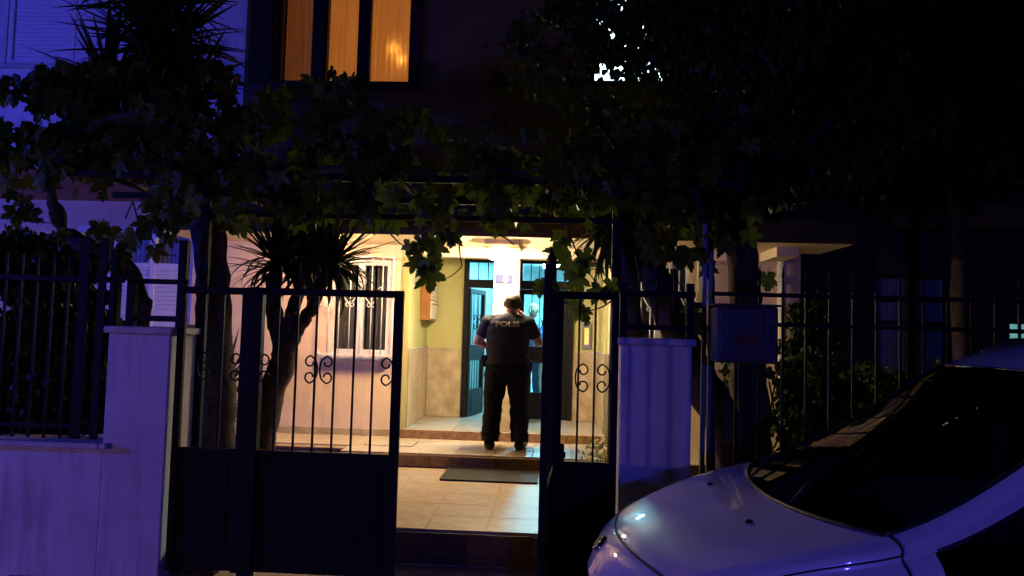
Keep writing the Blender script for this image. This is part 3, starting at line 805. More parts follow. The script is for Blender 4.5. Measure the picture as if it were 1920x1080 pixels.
# electricity cabinet on its post
ea = at(1345, 573, 5.05); eb = at(1460, 683, 5.05)
ec = thing('electricity_cabinet', ((ea.x + eb.x) / 2, 5.05, -0.012), 'grey metal electricity cabinet hung on the right fence', 'cabinet')
MB().box(ea.x, eb.x, 5.06, 5.285, eb.z, ea.z, 0.012).build('case', M_gunmetal, ec)
MB().box(ea.x + 0.02, eb.x - 0.10, 5.05, 5.0595, eb.z + 0.02, ea.z - 0.02, 0.006).build('door', M_gunmetal, ec)
MB().box(ea.x + 0.11, ea.x + 0.27, 5.046, 5.0495, eb.z + 0.12, eb.z + 0.18, 0.001).build('label_plate', mat('rust_label', (0.09, 0.04, 0.03), 0.7), ec)
MB().box(eb.x - 0.07, eb.x - 0.04, 5.045, 5.0595, eb.z + 0.15, eb.z + 0.25, 0.004).build('lock', M_blackplastic, ec)
MB().box(ea.x - 0.015, eb.x + 0.015, 5.03, 5.29, ea.z + 0.0005, ea.z + 0.015, 0.004).build('rain_lid', M_gunmetal, ec)
MB().box((ea.x + eb.x) / 2 - 0.03, (ea.x + eb.x) / 2 + 0.03, 5.10, 5.14, -0.012, eb.z - 0.001, 0.004).build('leg', M_iron, ec)

# ------------------------------------------------------------------ plants
from mathutils import noise as mnoise


def grape_leaf_mesh(fold, curl, name='leaf', petiole=True):
    half = [(0, 1.0), (7, .84), (11, .86), (17, .68), (22, .70), (30, .47), (37, .66), (42, .64), (50, .86), (56, .92), (62, .74), (68, .76), (76, .56), (86, .42),
            (95, .56), (102, .54), (112, .70), (122, .60), (130, .62), (145, .48), (158, .44), (170, .30)]
    out = [(a, r) for a, r in half] + [(180, .08)] + [(360 - a, r) for a, r in reversed(half[1:])]
    v = [(0, 0, 0.03)]; f = []
    for a, r in out:
        x = r * math.sin(R(a)); y = r * math.cos(R(a))
        v.append((x, y, -fold * abs(x) - curl * (x * x + y * y) + 0.05 * math.sin(5 * x + 3 * y)))
    n = len(out)
    for i in range(n): f.append((0, 1 + (i + 1) % n, 1 + i))
    if petiole:
        k = len(v)
        v += [(-0.025, 0, 0.03), (0.025, 0, 0.03), (0.02, -0.55, 0.28), (-0.02, -0.55, 0.28)]
        f.append((k, k + 1, k + 2, k + 3))
    m = bpy.data.meshes.new(name); m.from_pydata(v, [], f); m.materials.append(M_leaf); m.update()
    return m, v, f


LEAFS = [grape_leaf_mesh(a, b) for a, b in ((.15, .10), (.35, .18), (-.2, .22), (.55, .05))]


def axes(tip, nrm):
    y = Vector(tip).normalized(); z = Vector(nrm); z = (z - y * z.dot(y)).normalized(); x = y.cross(z)
    return Matrix((x, y, z)).transposed()


def leaf_orient(face=0.6):
    tip = Vector((random.gauss(0, .45), random.gauss(0, .45), -1))
    nr = Vector((random.gauss(0, .6), -face + random.gauss(0, .6), random.uniform(-.1, .8)))
    return axes(tip, nr)


vine = thing('grape_vine', (at(110, 830, 5.75).x, 5.75, 0.18), 'grape vine trained over the pergola with leaves hanging above gate', 'vine')
# the old stem: rises behind the left fence, leans right, then climbs onto the pergola
st = [at(268, 640, 5.75), at(262, 560, 5.75), at(248, 510, 5.75), at(190, 470, 5.72), at(130, 440, 5.7), at(108, 400, 5.68), at(100, 340, 5.66), at(140, 250, 5.7), at(300, 215, 5.8)]
st = [Vector((st[0].x + 0.05, 5.78, 0.15))] + st
MB().tube(bez(st, 5), [0.062] * 16 + [0.07] * 14 + [0.05] * 16, 10).build('stem', M_vinebark, vine) if False else None
pts = bez(st, 5); n = len(pts)
MB().tube([p + Vector((random.gauss(0, .008), random.gauss(0, .008), random.gauss(0, .008))) for p in pts], [0.062 + 0.014 * math.sin(i * 0.9) - 0.02 * i / n for i in range(n)], 10).build('stem', M_vinebark, vine)
st2 = [Vector((at(1345, 800, 5.72).x, 5.75, 0.1)), at(1330, 700, 5.75), at(1335, 560, 5.75), at(1320, 420, 5.72), at(1260, 330, 5.7), at(1000, 322, 5.7), at(700, 318, 5.75), at(350, 300, 5.8)]
pts = bez(st2, 5); n = len(pts)
MB().tube([p + Vector((random.gauss(0, .008), random.gauss(0, .01), random.gauss(0, .01))) for p in pts], [0.034 - 0.018 * i / n for i in range(n)], 8).build('stem', M_vinebark, vine)
# bare shoots that hang into the light
SHOOTS = [([(862, 425), (861, 455), (863, 480), (866, 498), (858, 508), (843, 519), (834, 521)], 5.55), ([(733, 440), (745, 452), (752, 458), (765, 462)], 5.5), ([(935, 440), (950, 448), (960, 456), (964, 460)], 5.6),
          ([(1062, 425), (1080, 470), (1095, 500), (1110, 520), (1125, 545)], 5.5), ([(1150, 500), (1130, 503), (1108, 505)], 5.5), ([(1042, 556), (1055, 565), (1075, 572)], 5.5), ([(1145, 565), (1130, 575), (1112, 581), (1090, 584)], 5.5),
          ([(235, 410), (250, 375)], 5.6), ([(250, 380), (262, 425), (270, 445)], 5.6), ([(75, 345), (95, 355), (120, 350)], 5.6), ([(40, 360), (50, 410), (95, 418)], 5.6), ([(280, 440), (300, 470), (330, 480)], 5.6),
          ([(300, 400), (320, 430), (300, 440)], 5.6), ([(1270, 430), (1262, 500), (1290, 560)], 5.6), ([(1395, 440), (1415, 500), (1440, 525)], 5.6), ([(800, 425), (790, 450), (790, 480), (800, 505)], 5.5), ([(560, 400), (600, 420), (640, 445)], 5.6)]
for pp_, Y in SHOOTS:
    P = bez([at(a, b, Y + random.uniform(-.03, .03)) for a, b in pp_], 4)
    MB().tube(P, [0.0065 * (1 - 0.5 * i / len(P)) for i in range(len(P))], 5).build('shoot', M_vinebark, vine)
nleaf = 0


def put_leaf(p, s, mtx=None):
    global nleaf
    nleaf += 1
    inst('leaf', random.choice(LEAFS)[0], vine, p, mtx=(mtx or leaf_orient(0.9)).to_4x4() @ Matrix.Scale(s, 4))


KEY = [(768, 460, .085), (784, 470, .075), (790, 448, .08), (812, 448, .10), (818, 462, .095), (778, 492, .085), (802, 488, .10), (806, 512, .135), (793, 505, .08), (850, 442, .085), (836, 440, .08), (845, 447, .06), (785, 478, .045),
       (1050, 468, .11), (1052, 440, .085), (1062, 452, .06), (1094, 478, .095), (1072, 498, .10), (1084, 520, .11), (1098, 492, .075), (1016, 532, .075), (1012, 542, .06), (1026, 528, .06), (1083, 566, .085), (1098, 583, .06), (1086, 585, .07), (1123, 545, .10), (1147, 532, .09), (1136, 548, .07), (1100, 598, .05),
       (1222, 462, .12), (1236, 478, .09), (1205, 440, .10), (1290, 480, .12), (1310, 470, .10), (1302, 600, .10), (1296, 580, .08), (1312, 612, .07), (1438, 520, .085), (1446, 530, .06), (1405, 440, .10), (1268, 475, .10), (1330, 500, .09), (1255, 450, .11),
       (205, 435, .11), (185, 425, .09), (215, 470, .11), (290, 412, .12), (272, 418, .09), (235, 445, .12), (255, 440, .10), (290, 468, .09), (30, 400, .12), (60, 395, .10), (15, 340, .12), (45, 375, .09), (110, 440, .08), (115, 310, .10), (300, 350, .12), (275, 300, .1), (300, 340, .13), (85, 330, .12), (20, 300, .12), (320, 445, .08),
       (560, 285, .10), (735, 370, .11), (790, 375, .12), (800, 385, .1), (900, 350, .12), (930, 360, .12), (955, 375, .11), (940, 385, .1), (860, 245, .09), (930, 260, .09), (985, 250, .08), (700, 345, .11), (640, 350, .10), (590, 340, .12), (520, 330, .12), (480, 360, .11), (420, 390, .12), (360, 370, .13), (340, 340, .12)]
for a, b, s in KEY:
    put_leaf(at(a, b, random.uniform(5.38, 5.62)), s * random.uniform(1.12, 1.32), axes((random.gauss(0, .4), random.gauss(0, .25), -1), (random.gauss(0, .35), -1, random.uniform(-.1, .5))))
# leaves along the front of the pergola
while nleaf < 296:
    a = random.uniform(0, 1420); lo = 430 if a < 1000 else 470; hi = 240
    b = random.uniform(hi, lo) if random.random() < .7 else random.uniform(360, lo)
    if 960 < a < 1180 and b > 420: continue
    if a < 290 and b > 310 and random.random() < .8: continue
    put_leaf(at(a, b, random.uniform(5.35, 5.9)), random.uniform(.05, .135))


def leaf_mass(name, material, parent, positions, size, variants, kind='stuff', face=0.3):
    V = []; F = []
    for p in positions:
        m, v, f = random.choice(variants); s = random.uniform(*size); M = leaf_orient(face); k = len(V)
        for q in v: V.append(tuple(Vector(p) + (M @ Vector(q)) * s))
        for t in f: F.append(tuple(i + k for i in t))
    off = Vector(parent['_w']) if parent is not None else Vector()
    me = bpy.data.meshes.new(name); me.from_pydata([tuple(Vector(p) - off) for p in V], [], F); me.materials.append(material); me.update()
    o = bpy.data.objects.new(name, me); COL.objects.link(o); o.parent = parent; o['kind'] = kind
    return o


def top_y(px):
    K = [(-80, 130), (100, 150), (300, 170), (430, 215), (500, 160), (560, 140), (620, 128), (690, 150), (760, 190), (830, 235), (900, 262), (960, 262), (1040, 225), (1150, 200), (1450, 260)]
    for (a, b), (c, d) in zip(K, K[1:]):
        if a <= px <= c: return b + (d - b) * (px - a) / (c - a)
    return 250


pos = []
while len(pos) < 3100:
    Y = random.uniform(5.5, 6.9); px = random.uniform(-80, 1420)
    t = top_y(px) + abs(random.gauss(0, 16)); lo = 405 if px < 1000 else 430
    if px > 700: lo = 350
    if px > 1000: lo = 400
    py = random.uniform(t, lo)
    if px > 780 and random.random() < .62: continue
    if px < 300 and (py > 318 or random.random() < .35): continue
    if mnoise.noise(Vector((px / 85, py / 60, Y * .5))) < -0.03: continue
    pos.append(at(px, py, Y))
while len(pos) < 4000:
    px = random.uniform(60, 440); py = random.uniform(120, 330)
    if mnoise.noise(Vector((px / 60, py / 60, 3.3))) < -0.2: continue
    pos.append(at(px, py, random.uniform(5.8, 6.8)))
leaf_mass('foliage', M_leaf, vine, pos, (.045, .135), [(l[0], l[1][:-4], l[2][:-1]) for l in LEAFS])

# ---- yuccas


def yucca_leaf_mesh(L, w, droop):
    P = []; n = 7
    for i in range(n + 1):
        t = i / n
        ww = w * (0.55 + 0.45 * min(1, t * 5)) * (1 - t ** 2.2) + 0.0006
        z = L * (t - 0.12 * droop * t * t); d = droop * L * 0.55 * t * t
        P.append([Vector((-ww, d + 0.35 * ww, z - droop * L * 0.35 * t ** 3)), Vector((0, d, z - droop * L * 0.35 * t ** 3)), Vector((ww, d + 0.35 * ww, z - droop * L * 0.35 * t ** 3))])
    m = MB().grid(P).mesh('leaf'); m.materials.append(M_yucca)
    return m


YL = [yucca_leaf_mesh(1.0, 0.042, d) for d in (0.0, 0.25, 0.55, 0.9)]


def yucca_head(parent, c, n, L, lean=(0, 0, 1), down=0.6):
    """a rosette: stiff blades upwards and outwards, old blades drooping below"""
    lean = Vector(lean).normalized()
    for k in range(n):
        ph = random.uniform(0, 2 * math.pi); ct = random.uniform(-down, 1)
        d = Vector((math.cos(ph) * math.sqrt(max(0, 1 - ct * ct)), math.sin(ph) * math.sqrt(max(0, 1 - ct * ct)), ct))
        d = (d + lean * 0.25).normalized()
        z = d; y = Vector((0, 0, -1)); y = (y - z * y.dot(z))
        if y.length < .1: y = Vector((random.random(), random.random(), 0)); y -= z * y.dot(z)
        y.normalize(); x = y.cross(z)
        M = Matrix((x, y, z)).transposed().to_4x4()
        s = L * random.uniform(.72, 1.08)
        base = c + d * 0.05 - lean * random.uniform(0, 0.16)
        mi = 0 if ct > .5 else random.choice((0, 1, 1, 2)) if ct > -.1 else random.choice((1, 2, 3))
        inst('leaf', YL[mi], parent, base, mtx=M @ Matrix.Diagonal((s * 1.05, s, s, 1)))


def trunk(parent, pts, r0, r1, rough=0.012, seg=12, name='trunk'):
    P = bez(pts, 7); n = len(P)
    return MB().tube([p + Vector((random.gauss(0, rough * .5), random.gauss(0, rough * .5), 0)) for p in P], [(r0 + (r1 - r0) * i / (n - 1)) * (1 + random.uniform(-.06, .06)) for i in range(n)], seg).build(name, M_bark, parent)


# tall yucca behind the left fixed panel; its crown stands against the blue wall
b0 = at(410, 845, 6.3)
ya = thing('yucca_tree', (b0.x, 6.3, 0.18), 'tall thick-trunked yucca behind left gate panel, crown at top left', 'tree')
trunk(ya, [Vector((b0.x, 6.3, 0.15)), at(405, 800, 6.3), at(402, 640, 6.3), at(398, 500, 6.3), at(380, 380, 6.25), at(340, 220, 6.2), at(300, 110, 6.15)], 0.17, 0.11)
yucca_head(ya, at(300, 70, 6.15), 190, 0.88, (-.1, 0, 1), 0.85)
yucca_head(ya, at(345, 180, 6.2), 90, 0.7, (.2, 0, .6), 0.9)
yucca_head(ya, at(200, 140, 6.3), 80, 0.65, (-.4, 0, .8), 0.9)
yucca_head(ya, at(290, -10, 6.2), 100, 0.8, (-.1, 0, 1), 0.6)
# forked yucca in front of the left window
b1 = at(485, 845, 7.1)
yb = thing('yucca_tree', (b1.x, 7.1, 0.18), 'forked yucca with drooping blades in front of the grilled window', 'tree')
trunk(yb, [Vector((b1.x - .03, 7.1, 0.15)), at(490, 820, 7.1), at(508, 740, 7.1), at(533, 665, 7.1), at(532, 640, 7.1)], 0.15, 0.105)
trunk(yb, [at(531, 655, 7.1), at(518, 610, 7.08), at(512, 560, 7.05), at(518, 500, 7.05)], 0.09, 0.06, name='limb')
trunk(yb, [at(533, 650, 7.1), at(545, 595, 7.1), at(560, 550, 7.12), at(568, 500, 7.12)], 0.075, 0.055, name='limb')
trunk(yb, [at(540, 655, 7.1), at(560, 615, 7.08), at(588, 570, 7.06), at(605, 520, 7.05)], 0.07, 0.05, name='limb')
yucca_head(yb, at(520, 478, 7.05), 130, 0.60, (-.2, -.1, 1), 0.7)
yucca_head(yb, at(575, 470, 7.12), 140, 0.62, (0, 0, 1), 0.75)
yucca_head(yb, at(625, 478, 7.02), 140, 0.60, (.35, -.1, 1), 0.8)
# young yucca at the foot of the tall one
b2 = at(418, 770, 6.7)
yc = thing('young_yucca', (b2.x, 6.7, 0.18), 'young yucca of stiff blades between the two yucca trunks', 'plant')
trunk(yc, [Vector((b2.x, 6.7, 0.16)), b2, at(418, 700, 6.7)], 0.05, 0.04, 0.004, 8)
yucca_head(yc, at(418, 745, 6.7), 46, 0.42, (.1, 0, 1), 0.8)
yucca_head(yc, at(425, 690, 6.7), 40, 0.42, (.1, 0, 1), 0.6)
# yucca to the right of the gate, blades hanging before the porch wall
b3 = at(1175, 700, 6.2)
yd = thing('yucca_tree', (b3.x, 6.2, 0.16), 'yucca behind the right gate leaf with blades hanging over porch', 'tree')
trunk(yd, [Vector((b3.x + .1, 6.2, 0.12)), at(1190, 700, 6.2), at(1180, 560, 6.2), at(1165, 440, 6.15), at(1150, 400, 6.15)], 0.10, 0.07)
yucca_head(yd, at(1150, 400, 6.1), 120, 0.60, (-.1, -.1, .6), 0.95)

# ---- broad-leaved trees on the right
SMALL = []
for fold in (.2, .5, -.2):
    o_ = [(0, 0), (.32, .25), (.40, .55), (.24, .85), (0, 1.05), (-.24, .85), (-.40, .55), (-.32, .25)]
    v = [(x, y, -fold * abs(x) - .1 * y * y) for x, y in o_]; v.append((0, .5, 0.02))
    f = [(8, i, (i + 1) % 8) for i in range(8)]
    SMALL.append((None, v, f))


def crown_points(ells, n, shell=0.55, clumps=60):
    out = []; cl = []
    for _ in range(clumps):
        c, r = random.choice(ells)
        d = Vector((random.gauss(0, 1), random.gauss(0, 1), random.gauss(0, 1))).normalized() * random.uniform(shell, 1) 
        cl.append((Vector(c) + Vector((d.x * r[0], d.y * r[1], d.z * r[2])), min(r) * random.uniform(.22, .4)))
    while len(out) < n:
        c, r = random.choice(cl)
        d = Vector((random.gauss(0, .5), random.gauss(0, .5), random.gauss(0, .42)))
        out.append(c + d * r)
    return out


def tree(label, base, tpts, r0, r1, limbs, ells, n, size, clumps=70):
    t = thing('broadleaf_tree', base, label, 'tree')
    trunk(t, tpts, r0, r1)
    for l, a, b in limbs: trunk(t, l, a, b, name='limb', seg=8)
    leaf_mass('crown', M_leaf2, t, crown_points(ells, n, 0.3, clumps), size, SMALL)
    return t


e0 = at(1385, 850, 6.0)
tE = [Vector((e0.x + .02, 6.0, 0.1)), at(1372, 840, 6.0), at(1315, 720, 6.02), at(1268, 620, 6.05), at(1232, 530, 6.1), at(1205, 440, 6.15), at(1190, 360, 6.2), at(1200, 240, 6.3)]
tree('leaning tree whose trunk slants up behind the right gate pillar', (e0.x, 6.0, .16), tE, 0.165, 0.08, [([at(1200, 400, 6.17), at(1260, 300, 6.4), at(1350, 200, 6.6)], .05, .03), ([at(1195, 330, 6.2), at(1130, 230, 6.5), at(1060, 120, 6.7)], .05, .025)],
     [(at(1180, 180, 6.6), (1.0, .8, .8)), (at(1330, 120, 6.7), (.8, .8, .8)), (at(1120, 40, 6.8), (.9, .8, .6)), (at(1270, 290, 6.3), (.6, .5, .35)), (at(1250, 20, 6.8), (1, .8, .6))], 6800, (.05, .09), 130)
f0 = at(1412, 850, 6.5)
tF = [Vector((f0.x, 6.5, 0.1)), at(1410, 830, 6.5), at(1402, 680, 6.5), at(1398, 560, 6.5), at(1385, 430, 6.5), at(1372, 330, 6.5), at(1400, 200, 6.6)]
tree('upright dark tree whose trunk stands behind the electricity cabinet', (f0.x, 6.5, .16), tF, 0.17, 0.10, [([at(1385, 430, 6.5), at(1470, 330, 6.6), at(1560, 220, 6.8)], .06, .03), ([at(1372, 340, 6.5), at(1300, 220, 6.7)], .05, .03)],
     [(at(1420, 150, 6.9), (1.0, .9, .9)), (at(1560, 180, 7.2), (.9, .8, .8)), (at(1450, 330, 6.8), (.7, .5, .35)), (at(1600, 20, 7.4), (1.2, .9, .7)), (at(1400, 0, 7.2), (1, .9, .6)), (at(1340, 400, 6.3), (.35, .3, .25))], 13000, (.06, .10), 130)
g0 = at(1806, 700, 9.3); g0.z = 0.0
tG = [g0, at(1800, 500, 9.3), at(1790, 380, 9.3), at(1780, 200, 9.3)]
tree('tree with wide black crown before the dark neighbouring house', tuple(g0), tG, 0.11, 0.07, [([at(1790, 370, 9.3), at(1700, 250, 9.2)], .05, .03), ([at(1785, 330, 9.3), at(1880, 220, 9.4)], .05, .03)],
     [(at(1720, 190, 9.3), (1.3, 1, 1.0)), (at(1870, 180, 9.3), (1.2, 1, 1.1)), (at(1680, 40, 9.6), (1.3, 1, .9)), (at(1850, 20, 9.6), (1.3, 1, .9)), (at(1780, 310, 9.2), (1.2, .8, .4))], 14000, (.07, .12), 140)


def shrub(label, base, ells, n, size, name='shrub', material=None, stems=5, variants=None):
    t = thing(name, base, label, 'shrub')
    c = Vector(ells[0][0])
    mb = MB()
    for k in range(stems):
        e = Vector(random.choice(ells)[0]) + Vector((random.gauss(0, .12), random.gauss(0, .1), random.uniform(-.05, .25)))
        mb.tube(bez([Vector(base) + Vector((random.gauss(0, .03), random.gauss(0, .03), -.04)), (Vector(base) + e) / 2 + Vector((random.gauss(0, .05), 0, 0)), e], 4), 0.008, 5)
    mb.build('stems', M_vinebark, t)
    leaf_mass('foliage', material or M_leaf2, t, crown_points(ells, n, 0.2, 40 + n // 250), size, variants or SMALL)
    return t


s0 = at(60, 700, 5.95)
shrub('dense dark shrub filling the space behind the left fence', (s0.x, 5.95, .18), [(at(40, 520, 6.0), (.55, .35, .35)), (at(20, 640, 6.0), (.55, .35, .45)), (at(100, 740, 6.0), (.4, .3, .4)), (at(30, 780, 6.0), (.5, .3, .4)), (at(150, 640, 6.1), (.28, .25, .55)), (at(-40, 560, 6.0), (.5, .35, .6)), (at(-30, 720, 6.0), (.5, .35, .5)), (at(10, 780, 6.2), (.6, .35, .45)), (at(140, 530, 6.2), (.3, .3, .3)), (at(185, 640, 6.3), (.16, .2, .5)), (at(70, 470, 6.1), (.5, .3, .25)), (at(90, 600, 6.2), (.4, .3, .4)), (at(60, 690, 6.2), (.5, .3, .4)), (at(170, 760, 6.1), (.25, .2, .35))], 42000, (.05, .085))
s1 = at(1385, 800, 7.2)
shrub('small leafy shrub between the two right tree trunks', (s1.x, 7.2, .16), [(at(1380, 760, 7.2), (.20, .2, .40)), (at(1395, 690, 7.2), (.2, .2, .25))], 420, (.045, .07))
s2 = at(1490, 800, 6.9)
shrub('leafy shrub right of the electricity cabinet legs', (s2.x, 6.9, .16), [(at(1490, 760, 6.9), (.22, .2, .38)), (at(1475, 690, 6.9), (.16, .2, .25))], 700, (.045, .07))
s3 = at(1560, 800, 7.6)
shrub('dense conical evergreen shrub behind the car bonnet and right fence', (s3.x, 7.6, .16), [(at(1545, 760, 7.6), (.5, .4, .5)), (at(1530, 660, 7.6), (.35, .35, .45)), (at(1515, 600, 7.6), (.2, .2, .3))], 6000, (.04, .06))
s4 = at(1650, 760, 8.0)
shrub('low rounded dark shrub beyond the right fence near house door', (s4.x, 8.0, .16), [(at(1660, 740, 8.0), (.45, .4, .4)), (at(1740, 740, 8.2), (.45, .4, .35))], 3500, (.04, .06))
# pot-sized variegated plant at the porch step, seen through the right gate leaf
v0 = at(1133, 872, 8.2)
vp = thing('variegated_shrub', (v0.x, 8.2, .22), 'small cream and green variegated plant by right end of step', 'plant')
mb = MB()
for k in range(9):
    mb.tube(bez([(v0.x + random.gauss(0, .02), 8.2 + random.gauss(0, .02), .2), (v0.x + random.gauss(0, .08), 8.2 + random.gauss(0, .06), .38), (v0.x + random.gauss(0, .14), 8.2 + random.gauss(0, .1), random.uniform(.42, .68))], 4), 0.004, 5)
mb.build('stems', M_vinebark, vp)
VL = []
for _, v, f in SMALL:
    m = bpy.data.meshes.new('leaf'); m.from_pydata(v, [], f); m.materials.append(M_vari); VL.append(m)
for k in range(170):
    p = Vector((v0.x + random.gauss(0, .115), 8.2 + random.gauss(0, .09), random.uniform(.26, .62)))
    inst('leaf', random.choice(VL), vp, p, mtx=axes((random.gauss(0, .7), random.gauss(0, .7), random.gauss(-.1, .6)), (random.gauss(0, .5), -.4 + random.gauss(0, .5), 1)).to_4x4() @ Matrix.Scale(random.uniform(.04, .07), 4))

# ------------------------------------------------------------------ people


def capsule(mb, pts, radii, seg=14, sq=None):
    """closed limb: rounded ends, radius interpolated along a smooth path"""
    P = bez(pts, 5); n = len(P); k = len(pts) - 1
    rr = []
    for i in range(n):
        t = i / (n - 1) * k; a = min(int(t), k - 1); f = t - a; f = f * f * (3 - 2 * f)
        rr.append(radii[a] * (1 - f) + radii[a + 1] * f)
    d0 = (P[0] - P[1]).normalized(); d1 = (P[-1] - P[-2]).normalized()
    A = [P[0] + d0 * rr[0] * s for s in (.95, .75, .4)]; B = [P[-1] + d1 * rr[-1] * s for s in (.4, .75, .95)]
    ra = [rr[0] * s for s in (.3, .66, .92)]; rb = [rr[-1] * s for s in (.92, .66, .3)]
    mb.tube(A + P + B, ra + rr + rb, seg)


def loft(mb, secs, seg=28, pw=2.4):
    """stack of super-ellipse sections (z, cx, cy, rx, ry)"""
    v = []; f = []
    for z, cx, cy, rx, ry in secs:
        for s in range(seg):
            a = 2 * math.pi * s / seg; c = math.cos(a); q = math.sin(a)
            v.append((cx + rx * math.copysign(abs(c) ** (2 / pw), c), cy + ry * math.copysign(abs(q) ** (2 / pw), q), z))
    n = len(secs)
    for i in range(n - 1):
        for s in range(seg):
            a = i * seg + s; b = i * seg + (s + 1) % seg; f.append((a, b, b + seg, a + seg))
    f.append(tuple(range(seg))[::-1]); f.append(tuple((n - 1) * seg + s for s in range(seg)))
    mb.add(v, f, True)


def hand(mb, wrist, direction, palm_n, curl, mirror):
    """palm, four unequal bent fingers and a thumb; direction = wrist to knuckles, palm_n = out of the palm"""
    d = Vector(direction).normalized(); nrm = Vector(palm_n); nrm = (nrm - d * nrm.dot(d)).normalized(); sd = d.cross(nrm) * mirror
    w = Vector(wrist)
    for o_ in (-.026, -.009, .009, .026):
        capsule(mb, [w + sd * o_ * .7, w + d * .05 + sd * o_, w + d * .085 + sd * o_], [.019, .019, .016], 8)
    for o_, L in ((-.030, .068), (-.010, .078), (.010, .074), (.029, .058)):
        p = w + d * .085 + sd * o_; dirv = d.copy(); pts = [p]
        for s, fr_ in ((0, .45), (1, .32), (2, .23)):
            ang = curl * (0.5 + 0.35 * s)
            dirv = (d * math.cos(ang) + nrm * math.sin(ang)).normalized(); p = p + dirv * L * fr_; pts.append(p)
        capsule(mb, pts, [.0098, .0092, .0086, .0075], 8)
    p = w + d * .02 - sd * .03
    capsule(mb, [p, p - sd * .025 + d * .025 + nrm * .012, p - sd * .028 + d * .055 + nrm * .03], [.0125, .011, .009], 8)


def seg_dist(p, a, b):
    ab = b - a; t = max(0, min(1, (p - a).dot(ab) / ab.length_squared)); return (p - (a + ab * t)).length, t


def remeshed(mb, voxel, name):
    me = mb.mesh(name); o = bpy.data.objects.new(name, me); COL.objects.link(o)
    r = o.modifiers.new('r', 'REMESH'); r.mode = 'VOXEL'; r.voxel_size = voxel; r.use_smooth_shade = True
    s = o.modifiers.new('s', 'SMOOTH'); s.factor = 0.5; s.iterations = 4
    out = bpy.data.meshes.new_from_object(o.evaluated_get(bpy.context.evaluated_depsgraph_get()))
    bpy.data.objects.remove(o); out.name = name
    return out


